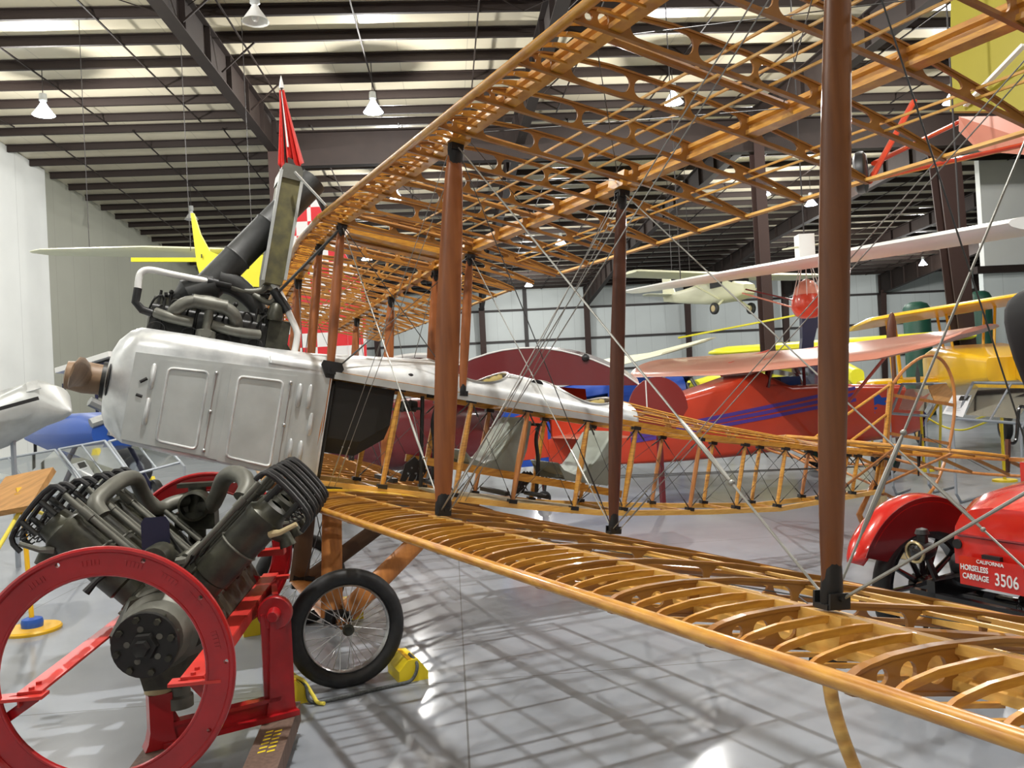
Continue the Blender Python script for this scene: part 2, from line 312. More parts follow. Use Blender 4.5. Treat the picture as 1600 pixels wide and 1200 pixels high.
# ------------------------------------------------------------------ hanging lamps
def make_lamp(P, top, lit, label, k=1.0):
    t = thing('high_bay_lamp', P, label, 'ceiling lamp', 'high bay lamps under the roof')
    z = V3((0, 0, 1))
    part(t, 'cord', 'girt', lambda b: b.cyl(P+z*.42, V3((P.x, P.y, top)), .012, n=6))
    part(t, 'ballast_housing', 'alu_cast', lambda b: b.lathe([(.43, .02), (.42, .09), (.24, .10), (.2, .05)], P, z, 14))
    part(t, 'reflector', 'reflector' if lit else 'white', lambda b: b.lathe([(.2, .06), (.12, .10), (-.12, .26), (-.13, .27), (-.11, .25), (.1, .09)], P, z, 18))
    if lit:
        part(t, 'bulb', 'bulb', lambda b: b.ball(P-z*.03, .10, .10, .13, n=12, m_=8))
        ld = bpy.data.lights.new('lamp_light', 'POINT'); ld.energy = LAMP_W*k; ld.shadow_soft_size = .10; ld.color = (1, .975, .93)
        lo = bpy.data.objects.new('lamp_light', ld); COL.objects.link(lo); lo.parent = t; lo.location = (0, 0, -.35)
    else: part(t, 'bulb', 'white', lambda b: b.ball(P-z*.03, .08, .08, .1, n=10, m_=6))
    return t
def lamp_px(px, py, lit, label):
    r = ray(px, py); lo, hi = 6.0, 64.0
    for _ in range(50):
        t_ = (lo+hi)/2; X = CAM+r*t_; dd = (X-CAM).dot(BR_)
        if X.z > ceil_z(dd)-1.25: hi = t_
        else: lo = t_
    X = CAM+r*lo; dd = (X-CAM).dot(BR_); make_lamp(X, ceil_z(dd)+.02, lit, label, 1.15)
for px, py, lit, lb in ((68, 172, 1, 'lit high bay lamp near the left wall, above the long pale wing'), (583, 168, 1, 'lit high bay lamp right of the red flag'),
  (1052, 154, 1, 'lit high bay lamp behind the open lattice of the upper wing'), (619, 306, 1, 'lit lamp seen through the nose ribs of the upper wing'), (1194, 300, 1, 'lit lamp beside the brown column behind the rear spar'),
  (826, 444, 1, 'small lit lamp low over the far wall left of the hanging cream aeroplane'), (1442, 411, 1, 'small lit lamp over the far wall above the dark green tank'), (399, 24, 0, 'unlit lamp with pale shade at the top edge right of the roof beam'), (299, 338, 0, 'unlit lamp directly above the yellow tail fin')):
    lamp_px(px, py, lit, lb)
for s_, d_, lit, lb in ((.2, 4.3, 1, 'lit high bay lamp outside the view, above the biplane and casting its lattice shadow'), (9.4, 3.5, 1, 'lit high bay lamp outside the view, above the antique car'), (-9.5, 4.5, 1, 'lit high bay lamp outside the view, above the left edge of the foreground'),
  (-1.5, -6, 1, 'lit high bay lamp outside the view, behind the camera'), (-7, 14, 1, 'lit high bay lamp outside the view, above the hanging pale yellow wing'), (8.5, 14, 1, 'lit high bay lamp outside the view, above the orange monoplane'), (17.5, 13, 1, 'lit high bay lamp outside the view, above the yellow biplane'),
  (15.2, 23.4, 1, 'lit high bay lamp hidden behind the thick foreground strut'), (16.5, 36, 1, 'lit high bay lamp beyond the roof beams at the right'), (22, 46, 1, 'lit high bay lamp farthest right near the far wall'), (6, 42, 1, 'lit high bay lamp low behind the upper wing rear spar'), (-4, 44, 1, 'lit high bay lamp far down the hall behind the exhaust')):
    make_lamp(B(s_, d_, ceil_z(d_)-1.25), ceil_z(d_)+.02, lit, lb, 2.3 if abs(s_-.2) < .01 else .8)

# ================================================================== uncovered biplane
bi = thing('biplane', A(.3, 0, -2.17), 'uncovered wooden biplane skeleton with silver engine cowling and bare ribbed wings', 'aeroplane')
YC, YI, YO, YT_U, YT_L = .37, 2.17, 4.36, 6.4, 5.25
SW, DH, STG, SPR, ZU, ZL = .077, .0233, .193, .916, .70, -1.02
def swp(y): return SW*(abs(y)-YC)
def dih(y): return DH*(abs(y)-YC)
UX = [0, .02, .06, .12, .22, .4, .6, .8, .92, 1]; UT = [.008, .034, .058, .080, .100, .108, .094, .062, .032, .006]; UB = [-.002, -.004, -.002, 0, .002, .012, .014, .008, .003, -.004]
class Wing:
    def __init__(s, up):
        s.up = up; s.xl = -.165 if up else STG-.30; s.xt = 1.60 if up else 1.60+STG-.05; s.z0 = ZU if up else ZL-.105; s.xf = 0 if up else STG; s.xr = s.xf+SPR
        s.k = 1.0
    def top(s, x): return s.z0+interp((x-s.xl)/(s.xt-s.xl), UX, UT)
    def bot(s, x): return s.z0+interp((x-s.xl)/(s.xt-s.xl), UX, UB)
WU, WL = Wing(True), Wing(False)
def rib_mesh(wg):            # at y = 0 without sweep or dihedral
    b = MB(); xs = [wg.xl+.015+(wg.xt-wg.xl-.02)*(i/44)**1.25 for i in range(45)]
    T = [(x, wg.top(x)) for x in xs]; Bt = [(x, wg.bot(x)) for x in xs]
    holes = []
    for fx, r in (((.30, .016), (.52, .024), (.77, .030)) if not wg.up else ((.38, .016), (.72, .024))):
        cx = wg.xl+(wg.xf-wg.xl)*fx; cz = (wg.top(cx)+wg.bot(cx))/2; holes.append(circ(cx, cz, r*.92, 14)[::-1])
    def slot(x0, x1, m_=.010):
        n = 22; rr = min(.036, (x1-x0)/2.2); P = []
        for i in range(n+1):
            x = x0+(x1-x0)*(.5-.5*cos(pi*i/n)); e = min(x-x0, x1-x, rr)/rr; hh = (wg.top(x)-wg.bot(x))/2-m_; c_ = (wg.top(x)+wg.bot(x))/2; P.append((x, c_, max(hh, .006)*sqrt(max(0, 1-(1-e)**2))))
        return [(x, c_+h) for x, c_, h in P]+[(x, c_-h) for x, c_, h in P[::-1][1:-1]]
    g = wg.xf+.06; L = wg.xr-.05-g; q = L/3
    for i in range(3): holes.append(slot(g+i*q+(.0 if i == 0 else .010), g+(i+1)*q-(.0 if i == 2 else .010))[::-1])
    g2 = wg.xr+.06
    holes.append(slot(g2, g2+.20)[::-1]); holes.append(slot(g2+.24, wg.xt-.17, .012)[::-1])
    b.plate(T+Bt[::-1], holes, A(0, 0, 0), AX, AZ, .009)
    for P, dz in ((T, .004), (Bt, -.004)):       # cap strips
        secs = [[A(x, y, z+dz+k) for y, k in ((-.0095, -.004), (.0095, -.004), (.0095, .004), (-.0095, .004))] for x, z in P]
        b.loft(secs, smooth=False)
    return b
def nose_mesh(wg):
    b = MB(); xs = [wg.xl+.012+(wg.xf-.022-wg.xl)*i/14 for i in range(15)]
    secs = []
    for x in xs:
        t = wg.top(x)+.005; h = .017 if not wg.up else .016
        secs.append([A(x, y, z) for y, z in ((-.005, t-h), (.005, t-h), (.005, t), (-.005, t))])
    b.loft(secs, smooth=False); xs = xs[3:]
    secs = [[A(x, y, wg.bot(x)-.004+k) for y, k in ((-.006, 0), (.006, 0), (.006, .009), (-.006, .009))] for x in xs]
    b.loft(secs, smooth=False); return b
def spar(b, wg, xs, y0, y1, w=.048):
    f = .020; S = []
    n = 2
    for y in (y0, y1):
        o = swp(y); dz = dih(y); zt = wg.top(xs)+(.003 if not wg.up else -.003)+dz; zb = max(wg.bot(xs-w/2), wg.bot(xs+w/2))+.002+dz; x = xs+o
        S.append([A(x+a, y, z) for a, z in ((-w/2, zb), (w/2, zb), (w/2, zb+f), (w/5, zb+f+.008), (w/5, zt-f-.008), (w/2, zt-f), (w/2, zt), (-w/2, zt), (-w/2, zt-f), (-w/5, zt-f-.008), (-w/5, zb+f+.008), (-w/2, zb+f))])
    b.loft(S, smooth=False)
def span(yd): return [(yd*YC, yd*y) for y in yd]
def make_wing(wg, name, side, label):
    yt = (YT_U if wg.up else YT_L)*side; yr = .42*side
    def body(b):
        spar(b, wg, wg.xf, yr, yt); spar(b, wg, wg.xr, yr, yt*.985)
        for st in (YI*side, YO*side):     # solid blocks where the struts land
            for xs in (wg.xf, wg.xr):
                x = xs+swp(st); zc = (wg.top(xs)+wg.bot(xs))/2+dih(st); b.box(A(x, st, zc), AX, AY, AZ, .045, .075, (wg.top(xs)-wg.bot(xs))/2+.002)
    W_ = part(bi, name, 'spruce' if wg.up else 'spruce_pale', body, label=label)
    def le(b):
        pts = []
        for y in (yr, yt*.6, yt): pts.append((swp(y), y, dih(y)))
        secs = []
        for o, y, dz in pts:
            r_ = .018; c_ = (wg.xl+.012+o, wg.z0+.010+dz)
            secs.append([A(c_[0]+r_*1.15*cos(a*pi/6), y, c_[1]+r_*sin(a*pi/6)) for a in range(12)])
        b.loft(secs)
        pass
    part(W_, 'leading_edge', 'spruce', le)
    part(W_, 'trailing_edge', 'spruce_pale', lambda b: b.loft([[A(wg.xt-.012+swp(y)+dx, y, wg.z0+dih(y)+dz) for dx, dz in ((-.02, -.006), (.012, -.002), (.012, .002), (-.02, .008))] for y in (yr, yt)], smooth=False))
    for fx in (.36, .47, .80):
        x = wg.xl+(wg.xt-wg.xl)*fx
        for zz_, t_ in ((wg.top(x)-.008, 't'), (wg.bot(x)+.008, 'b')):
            part(W_, 'stringer', 'spruce_pale', lambda b: b.bar(A(x+swp(yr), yr, zz_+dih(yr)), A(x+swp(yt), yt, zz_+dih(yt)), .009, .009))
    # drag struts and internal bracing wires between the spars
    sts = [.42, 1.3, YI, 3.27, YO] + ([5.4] if wg.up else [])
    for i, st in enumerate(sts):
        y = st*side; part(W_, 'compression_strut', 'ply', lambda b: b.tube([A(wg.xf+.03+swp(y), y+.03*side, (wg.top(.5)+wg.bot(.5))/2+dih(y)), A(wg.xr-.03+swp(y), y+.03*side, (wg.top(.5)+wg.bot(.5))/2+dih(y))], .016, 8))
    for i in range(len(sts)-1):
        y0, y1 = sts[i]*side, sts[i+1]*side; zc = lambda y: (wg.top(.5)+wg.bot(.5))/2+dih(y)
        part(W_, 'drag_wire', 'wire_dark', lambda b: (b.cyl(A(wg.xf+.03+swp(y0), y0, zc(y0)), A(wg.xr-.03+swp(y1), y1, zc(y1)), .0022, n=5), b.cyl(A(wg.xf+.03+swp(y1), y1, zc(y1)), A(wg.xr-.03+swp(y0), y0, zc(y0)), .0022, n=5)))
    return W_
protos = {}
def dress(W_, wg, side):
    key = wg.up
    yt = YT_U if wg.up else YT_L
    if key not in protos:
        r_ = rib_mesh(wg).build('rib', 'ply', W_); n_ = nose_mesh(wg).build('nose_rib', 'spruce', W_); protos[key] = (r_, n_); first = True
    else: first = False
    R0, N0 = protos[key]; ys = []
    y = (4.302 if not wg.up else 4.18)
    while y > .55: y -= .372
    while y < yt+.05: ys.append(y); y += .372
    ys = [.44]+[q for q in ys if q > .55]+[yt]
    base = bi.location
    def put(P, y):
        global _ff
        o = P if (first and not used.get(P.name)) else P.copy()
        if o is P: used[P.name] = 1; base_loc[P.name] = P.location.copy()
        else: COL.objects.link(o); o.parent = W_
        off = A(swp(y), y, dih(y))-A(0, 0, 0); o.location = base_loc[P.name]+off; return o
    for q in ys: put(R0, q*side)
    if side < 0:
        lim = 0
        for i in range(len(ys)-1):
            if wg.up and ys[i] > 4.4: break
            n = 3 if ys[i+1]-ys[i] > .3 else 1
            for k in range(1, n+1): put(N0, (ys[i]+(ys[i+1]-ys[i])*k/(n+1))*side)
    else:
        nb = MB()
        src = nose_mesh(wg)
        for i in range(len(ys)-1):
            for k in range(1, 4):
                y = (ys[i]+(ys[i+1]-ys[i])*k/4); off = A(swp(y), y, dih(y))-A(0, 0, 0); nb.add([v+off for v in src.v], src.f)
        nb.build('nose_ribs', 'spruce', W_, kind='stuff')
used, base_loc = {}, {}
for wg, nm in ((WU, 'upper_wing'), (WL, 'lower_wing')):
    for side, sd in ((-1, 'near'), (1, 'far')):
        W_ = make_wing(wg, nm, side, None); dress(W_, wg, side)
# centre section
CS = part(bi, 'centre_section', 'spruce', lambda b: (spar(b, WU, WU.xf, -.40, .40, .06), spar(b, WU, WU.xr, -.40, .40, .06)))
part(CS, 'leading_edge', 'spruce', lambda b: b.cyl(A(WU.xl+.012, -.42, ZU+.01), A(WU.xl+.012, .42, ZU+.01), .021, n=12))
R0, N0 = protos[True]
for y in (-.37, 0, .37):
    o = R0.copy(); COL.objects.link(o); o.parent = CS; o.location = base_loc[R0.name]+AY*y
for y in (-.28, -.19, -.09, .09, .19, .28):
    o = N0.copy(); COL.objects.link(o); o.parent = CS; o.location = base_loc[N0.name]+AY*y
part(CS, 'header_tank', 'spruce', lambda b: b.loft([[A(x, y, ZU+.055+z) for y, z in ((-.16, -.04), (.16, -.04), (.16, .04), (-.16, .04))] for x in (.10, .42, .8)], smooth=False))
# root cap rib of the near lower wing, broad yellow plywood
part(bi, 'root_cap', 'planeyellow', lambda b: b.loft([[A(x, y, WL.top(x)+.006+k) for y, k in ((-.395, 0), (-.53, 0), (-.53, .007), (-.395, .007))] for x in [WL.xl+.0+(.85)*i/14 for i in range(15)]], smooth=False), label='broad pale yellow plywood strip at the wing root')

# struts
def strut(a, b_, c, t, m_, name='interplane_strut', boot=True, n=13):
    a, b_ = V3(a), V3(b_); d = (b_-a); L = d.length; d.normalize(); ax = (AX-d*AX.dot(d)).normalized(); ay = d.cross(ax)
    secs = []
    for i in range(n):
        u = i/(n-1); k = .50+.50*sin(pi*min(1, max(0, u)))**.55 if 0 < u < 1 else .5
        secs.append([a+d*(L*u)+ax*(c/2*k*(cos(q)-.12*cos(2*q)))+ay*(t/2*k*sin(q)) for q in [2*pi*j/14 for j in range(14)]])
    S = part(bi, name, m_, lambda b: b.loft(secs))
    def fit(b, p, dd):
        b.loft([[p+dd*h+ax*(c*.31*kk*cos(q))+ay*(t*.36*kk*sin(q)) for q in [2*pi*j/12 for j in range(12)]] for h, kk in ((0, 1.1), (.035, 1.12), (.09, .98), (.10, .85))])
        b.box(p, ax, ay, d, .032, .02, .006); b.box(p+ay*.024+dd*.014, ax, ay, d, .03, .003, .018); b.box(p-ay*.024+dd*.014, ax, ay, d, .03, .003, .018)
        b.cyl(p+dd*.02-ay*.035, p+dd*.02+ay*.035, .006, n=8)
    part(S, 'socket', 'black', lambda b: fit(b, a, d)); part(S, 'socket', 'black', lambda b: fit(b, b_, -d)); return S
def Uf(y): return A(swp(y), y, ZU+dih(y))
def Ur(y): return A(SPR+swp(y), y, ZU+dih(y)+.005)
def Lf(y): return A(STG+swp(y), y, ZL+dih(y))
def Lr(y): return A(STG+SPR+swp(y), y, ZL+dih(y)-.003)
for y, c, t in ((-YO, .090, .042), (-YI, .118, .048), (YI, .105, .045), (YO, .105, .045)):
    near = y == -YO
    strut(Uf(y), Lf(y), c, t, 'strutbrown' if near else 'strutwood'); strut(Ur(y), Lr(y), .082 if y < 0 else c, .042, 'darkwood' if y < 0 else 'strutwood')
def zlon(x): return interp(x, [0, 3.3, 5.45], [-.285, -.285, -.165])
def zlow(x): return interp(x, [0, 2.0, 3, 4.1, 5.45], [-1.0, -1.0, -.92, -.79, -.50])
def wf(x): return interp(x, [-1.2, -.3, 2.2, 5.45], [.27, .36, .37, .02])
for sd in (-1, 1):
    strut(A(0, YC*sd, ZU), A(.075, YC*sd, zlon(0)), .07, .036, 'strutwood', 'cabane_strut')
    strut(A(SPR, YC*sd, ZU), A(SPR+.09, YC*sd, zlon(1)), .07, .036, 'strutwood', 'cabane_strut')
    part(bi, 'strut_bracket', 'black', lambda b: (b.plate([(-.06, .06), (.06, .06), (.08, .02), (.05, -.05), (-.03, -.05), (-.07, .03)], [], A(.075, (YC+.01)*sd, zlon(0)+.02), AX, AZ, .02)))

# fuselage frame
for sd in (-1, 1):
    xs = [-1.1, -.3, 0, .6, 1.1, 1.53, 2.2, 2.6, 3.3, 4.1, 4.8, 5.45]
    part(bi, 'longeron', 'spruce', lambda b: b.loft([[A(x, sd*wf(x)+k, zlon(x)+q) for k, q in ((-.018, -.02), (.018, -.02), (.018, .02), (-.018, .02))] for x in [.1]+xs[3:]], smooth=False))
    part(bi, 'longeron', 'spruce_pale', lambda b: b.loft([[A(x, sd*wf(x)+k, zlow(x)+q) for k, q in ((-.018, -.02), (.018, -.02), (.018, .02), (-.018, .02))] for x in [.1]+xs[3:]], smooth=False))
ST = [.08, .56, 1.08, 1.52, 2.02, 2.46, 3.12, 3.62, 4.1, 4.62, 5.05, 5.42]
for i, x in enumerate(ST):
    for sd in (-1, 1):
        part(bi, 'fuselage_upright', 'spruce' if i % 3 else 'gearwood', lambda b: b.tube([A(x, sd*wf(x), zlon(x)-.02), A(x-.015, sd*wf(x), (zlon(x)+zlow(x))/2), A(x-.03, sd*wf(x), zlow(x)+.02)], [.016, .024 if x < 2.6 else .019, .016], 6))
        if x > .3: part(bi, 'frame_fitting', 'black', lambda b: (b.box(A(x, sd*(wf(x)), zlon(x)-.028), AX, AY, AZ, .032, .022, .014), b.box(A(x-.03, sd*(wf(x)), zlow(x)+.026), AX, AY, AZ, .032, .022, .014)))
    part(bi, 'fuselage_cross_member', 'spruce', lambda b: (b.bar(A(x-.03, -wf(x), zlow(x)), A(x-.03, wf(x), zlow(x)), .025, .025), b.bar(A(x, -wf(x), zlon(x)), A(x, wf(x), zlon(x)), .025, .025)))
def wire(p, q, r=.0035, m_='wire', tb=None, name='bracing_wire'):
    p, q = V3(p), V3(q)
    def f(b):
        b.cyl(p, q, r, n=6)
        if tb is not None:
            L = (q-p); u = L.normalized(); c = p+L*tb; b.tube([c-u*.13, c-u*.10, c-u*.02, c+u*.02, c+u*.10, c+u*.13], [r*1.2, r*1.7, r*2, r*2, r*1.7, r*1.2], 8); b.ball(c+u*.14, r*2.4, n=8, m_=6)
    return part(bi, name, m_, f)
for i in range(1, len(ST)-1):
    a, c = ST[i], ST[i+1]
    for sd in (-1, 1):
        def f(b):
            for p, q in ((A(a, sd*wf(a), zlon(a)-.03), A(c-.03, sd*wf(c), zlow(c)+.03)), (A(c, sd*wf(c), zlon(c)-.03), A(a-.03, sd*wf(a), zlow(a)+.03))):
                b.cyl(p, q, .0022, n=5); u = (q-p).normalized(); b.cyl(p, p+u*.12, .006, n=6); b.cyl(q-u*.10, q, .005, n=6)
        part(bi, 'fuselage_bracing', 'wire_dark', f)
# rigging
T_, B_ = 0, 1
wire(Uf(-YC), Lf(-YI), .0036, 'wire', .80); wire(Uf(-YI), Lf(-YO), .0036, 'wire', .80); wire(Ur(-YC), Lr(-YI), .0034, 'wire', .82); wire(Ur(-YI), Lr(-YO), .0034, 'wire', .82)
for k in (-.02, .02):
    wire(Lf(-YI)+AX*k, Uf(-YO)+AX*k, .0022, 'wire', .06); wire(Lr(-YI)+AX*k, Ur(-YO)+AX*k, .0022, 'wire', .08)
    wire(A(STG+k, -YC, ZL), Uf(-YI)+AX*k, .0022, 'wire', .1); wire(A(STG+SPR+k, -YC, ZL), Ur(-YI)+AX*k, .0022, 'wire', .1)
for y in (-YO, -YI, YI):
    wire(Uf(y), Lr(y), .0024, 'wire_dark', .85); wire(Lf(y), Ur(y), 0.003 if y > -4 else .0034, 'wire', .17)
wire(Lf(-YO), A(1.5, -6.2, ZU+.14), .0042, 'wire', .22)
for y0, y1 in ((YC, YI), (YI, YO)):
    wire(Uf(y0), Lf(y1), .0035, 'wire'); wire(Ur(y0), Lr(y1), .0035, 'wire'); wire(Lf(y0), Uf(y1), .0035, 'wire_dark'); wire(Lr(y0), Ur(y1), .0035, 'wire_dark')
wire(Uf(-YC), A(SPR+.09, -YC, zlon(1)), .003, 'wire_dark', .85); wire(Ur(-YC), A(.075, -YC, zlon(0)), .003, 'wire_dark', .85)
# turtle deck of stringers and formers behind the cockpits
def deck(x, a):      # a in 0..1 from near longeron over the top to the far one
    h = interp(x, [-.3, .0, .8, 1.5, 2.4, 3.3, 4.3, 5.2], [.125, .14, .24, .245, .19, .135, .07, .01]); t = pi*a
    return A(x, -wf(x)*cos(t)*1.02, zlon(x)+h*sin(t)**.85)
for k in range(1, 12):
    a = k/12; part(bi, 'stringer', 'spruce', lambda b: b.tube([deck(x, a) for x in (2.42, 2.9, 3.4, 3.9, 4.4, 4.9)], .0065, 5))
for x in (2.46, 2.8, 3.12, 3.45, 3.8, 4.1, 4.45):
    def f(b):
        n = 16; O = [deck(x, i/n) for i in range(n+1)]; c = A(x, 0, zlon(x)); I = [c+(p-c)*.80 for p in O]
        for side in (-.004, .004): b.add([p+AX*side for p in O]+[p+AX*side for p in I], [(i, i+1, n+2+i, n+1+i) for i in range(n)])
        b.add([p+AX*s_ for p in O for s_ in (-.004, .004)], [(2*i, 2*i+1, 2*i+3, 2*i+2) for i in range(n)])
    part(bi, 'former', 'ply', f)
# aluminium top decking with two cockpit openings
def decking(b):
    nx, na = 150, 64; keep = {}; xs = [-.32+(2.47+.32)*i/nx for i in range(nx+1)]
    vs = [deck(x, .0+j/na) + (V3((0, 0, 0))) for x in xs for j in range(na+1)]; fs = []
    def inside(x, a):
        for cx, rx in ((1.12, .32), (2.04, .31)):
            if ((x-cx)/rx)**2+((a-.5)/.37)**2 < 1: return True
        return False
    for i in range(nx):
        for j in range(na):
            if inside((xs[i]+xs[i+1])/2, (j+.5)/na): continue
            p = i*(na+1)+j; fs.append((p, p+1, p+na+2, p+na+1))
    b.add(vs, fs, True)
dk = part(bi, 'top_decking', 'alu', decking, solid=.006, label='bright aluminium decking with two cockpit openings')
for cx, rx in ((1.12, .32), (2.04, .31)):
    part(dk, 'cockpit_coaming', 'blackgloss' if 0 else 'steel', lambda b: b.tube([deck(cx+rx*cos(t), .5+.37*sin(t))+V3((0, 0, .002)) for t in [2*pi*k/48 for k in range(48)]], .011, 8, closed=True))
    part(dk, 'cockpit_lining', 'interior', lambda b: b.loft([[deck(cx+rx*.98*cos(t), .5+.37*sin(t))-V3((0, 0, dz)) for t in [2*pi*k/30 for k in range(0, 15)]] for dz in (.0, .05, .11)], caps=False, closed=False), solid=.004)
part(dk, 'edge_trim', 'alu_cast', lambda b: b.bar(A(.1, -YC-.021, zlon(0)-.008), A(2.2, -YC-.021, zlon(2.2)-.008), .006, .046))
part(dk, 'round_port', 'black', lambda b: b.ball(deck(1.62, .27), .052, .004, .030, AX, deck(1.62, .27)-A(1.62, 0, zlon(1.6)) and (deck(1.62, .27)-A(1.62, 0, -.4)).normalized(), AZ, 16, 8))
part(dk, 'cable_port', 'black', lambda b: b.ball(deck(.62, .10), .02, .008, .014, AX, AY, AZ, 10, 6))
# engine cowling
def rrect(x, hw, zt, zb, r, rb=None, n=6):
    rb = rb or r; P = []
    for cx, cz, a0, rr in ((hw-r, zt-r, 0, r), (-hw+r, zt-r, pi/2, r), (-hw+rb, zb+rb, pi, rb), (hw-rb, zb+rb, 3*pi/2, rb)):
        for i in range(n+1): t = a0+pi/2*i/n; P.append(A(x, cx+rr*cos(t), cz+rr*sin(t)))
    return P
def cowl(b):
    S = []
    for x, hw, zt, zb, r in ((-1.235, .14, -.42, -.66, .12), (-1.225, .21, -.34, -.74, .16), (-1.195, .27, -.27, -.81, .17), (-1.14, .315, -.21, -.865, .15), (-1.08, .335, -.180, -.895, .125), (-.8, .35, -.175, -.93, .12), (-.3, .365, -.178, -.965, .12), (.06, .375, -.20, -1.0, .10), (.09, .375, -.20, -1.003, .10)):
        S.append(rrect(x, hw, zt, zb, r, .04 if x > -1.1 else r))
    b.loft(S)
cw = part(bi, 'engine_cowling', 'alu', cowl, label='scuffed silver sheet metal cowling with rounded nose')
part(cw, 'side_panel', 'alu_cast', lambda b: b.loft([[A(x, -hw-.006*s_, z) for s_ in (0, 1) for z in ((zt, zb) if s_ else (zb, zt))] for x, hw, zt, zb in ((-1.09, .337, -.345, -.87), (-.3, .367, -.315, -.95), (.075, .377, -.30, -1.0))], smooth=False))
def onside(x, z, off=.012): return A(x, -interp(x, [-1.1, -.3, .09], [.337, .367, .377])-off, z)
def rbead(b, x0, x1, zt0, zt1, zb0, zb1, off=.012, r=.009):
    P = []; q = .03
    C_ = [(x0, zt0), (x1, zt1), (x1+.0, zb1), (x0, zb0)]
    for i in range(4):
        p0, p1, p2 = C_[i-1], C_[i], C_[(i+1) % 4]
        def tow(a, c): L = sqrt((c[0]-a[0])**2+(c[1]-a[1])**2); return (a[0]+(c[0]-a[0])*q/L, a[1]+(c[1]-a[1])*q/L)
        A1, A2 = tow(p1, p0), tow(p1, p2)
        for t in (0, .33, .67, 1): P.append(onside((1-t)**2*A1[0]+2*t*(1-t)*p1[0]+t*t*A2[0], (1-t)**2*A1[1]+2*t*(1-t)*p1[1]+t*t*A2[1], off))
    b.tube(P, r, 8, closed=True)
for x0, x1, a, b1, c, d in ((-.895, -.665, -.410, -.398, -.855, -.878), (-.485, -.215, -.395, -.385, -.900, -.930)):
    dr = part(cw, 'access_door', 'alu_cast', lambda b: b.add([onside(x0-.05, a+.04, k) for k in (.008, .014)]+[onside(x1+.075, b1+.045, k) for k in (.008, .014)]+[onside(x1+.075, d-.035, k) for k in (.008, .014)]+[onside(x0-.05, c-.03, k) for k in (.008, .014)], [(0, 2, 4, 6), (1, 7, 5, 3), (0, 1, 3, 2), (2, 3, 5, 4), (4, 5, 7, 6), (6, 7, 1, 0)]))
    part(cw, 'raised_bead', 'alu', lambda b: rbead(b, x0, x1, a, b1, c, d, .014))
    def latch(b):
        b.cyl(onside(x1+.045, b1, .022), onside(x1+.045, d, .022), .0035, n=6)
        for t in (0, .5, 1): b.ball(onside(x1+.045, b1+(d-b1)*t, .024), .013, n=10, m_=7)
    part(cw, 'door_latch', 'steel', latch)
for x, z0, z1 in ((-.975, -.40, -.55), (-.975, -.61, -.77), (-.105, -.385, -.53), (-.038, -.38, -.53), (-.005, -.56, -.70), (-.11, -.74, -.88), (-.045, -.745, -.90)):
    part(cw, 'louvre', 'alu', lambda b: b.tube([onside(x, z0, .004), onside(x, z0-.02, .012), onside(x, z1+.02, .012), onside(x, z1, .004)], [.010, .016, .016, .010], 8))
for x, z, dz in ((-1.02, -.505, .014), (-1.03, -.60, -.004)):
    part(cw, 'cutout', 'black', lambda b: b.tube([onside(x-.018, z-dz, .004), onside(x+.018, z+dz, .004)], .010, 8))
part(cw, 'nose_opening', 'black', lambda b: b.ball(A(-1.215, -.225, -.53), .012, .04, .10, AX, AY, AZ, 14, 8))
part(bi, 'firewall', 'firewall', lambda b: b.loft([rrect(x, .34, -.32, -.985, .05) for x in (.10, .12)]))
part(bi, 'fuel_tank', 'firewall', lambda b: b.loft([[A(x, -.30, -.32), A(x, .30, -.32), A(x, .30, zb+.1), A(x, .2, zb), A(x, -.2, zb), A(x, -.30, zb+.1)] for x, zb in ((.13, -.80), (.35, -.80), (.54, -.66))], smooth=False), label='black fuel tank under the decking')
# upright engine above the cowling
en = part(bi, 'engine', 'enginedark', lambda b: (b.loft([rrect(x, .10, .0, -.26, .03) for x in (-1.05, -.25)]), b.loft([rrect(x, .065, .06, -.05, .03) for x in (-1.02, -.28)])), label='dark inline engine standing above the cowling')
for i in range(4):
    x = -.98+.2*i
    part(en, 'cylinder', 'engine', lambda b: b.lathe([(-.25, .085), (-.05, .085), (-.02, .075), (.05, .07), (.06, .03)], A(x, 0, 0), AZ, 16))
    part(en, 'valve_gear', 'enginedark', lambda b: (b.bar(A(x, -.09, .07), A(x, .09, .085), .02, .018), b.cyl(A(x-.03, -.06, .0), A(x-.03, -.06, .09), .009), b.cyl(A(x+.03, -.06, .0), A(x+.03, -.06, .085), .009), b.ball(A(x+.03, -.06, .09), .016, n=8, m_=6), b.cyl(A(x, -.10, -.2), A(x, -.10, .04), .008)))
    part(en, 'port_flange', 'black', lambda b: b.tube([A(x-.02+.05*cos(t), -.145, -.165+.045*sin(t)) for t in [2*pi*k/20 for k in range(20)]], .005, 6, closed=True))
mf = part(en, 'intake_manifold', 'manifold', lambda b: (b.tube(smooth([A(-.93, -.12, -.07), A(-.90, -.17, -.02), A(-.84, -.18, .03), A(-.72, -.18, .055), A(-.60, -.18, .03), A(-.55, -.17, -.01), A(-.53, -.12, -.06)], 5), .042, 12), b.tube(smooth([A(-1.02, -.13, -.065), A(-.93, -.17, -.085), A(-.80, -.16, -.09)], 4), .034, 10), b.tube(smooth([A(-.68, -.16, -.085), A(-.52, -.17, -.10), A(-.38, -.13, -.09)], 4), .034, 10)))
part(mf, 'water_jacket', 'manifold', lambda b: b.loft([[p for p in [A(x, -.18+.05*cos(q), .045+.045*sin(q)) for q in [2*pi*j/12 for j in range(12)]]] for x in (-.82, -.81, -.62, -.61)]))
part(en, 'carburettor', 'manifold', lambda b: (b.lathe([(-.24, .03), (-.235, .065), (-.13, .062), (-.12, .03), (.03, .028)], A(-.71, -.17, 0), AZ, 14), b.cyl(A(-.71, -.25, -.15), A(-.71, -.17, -.15), .03)))
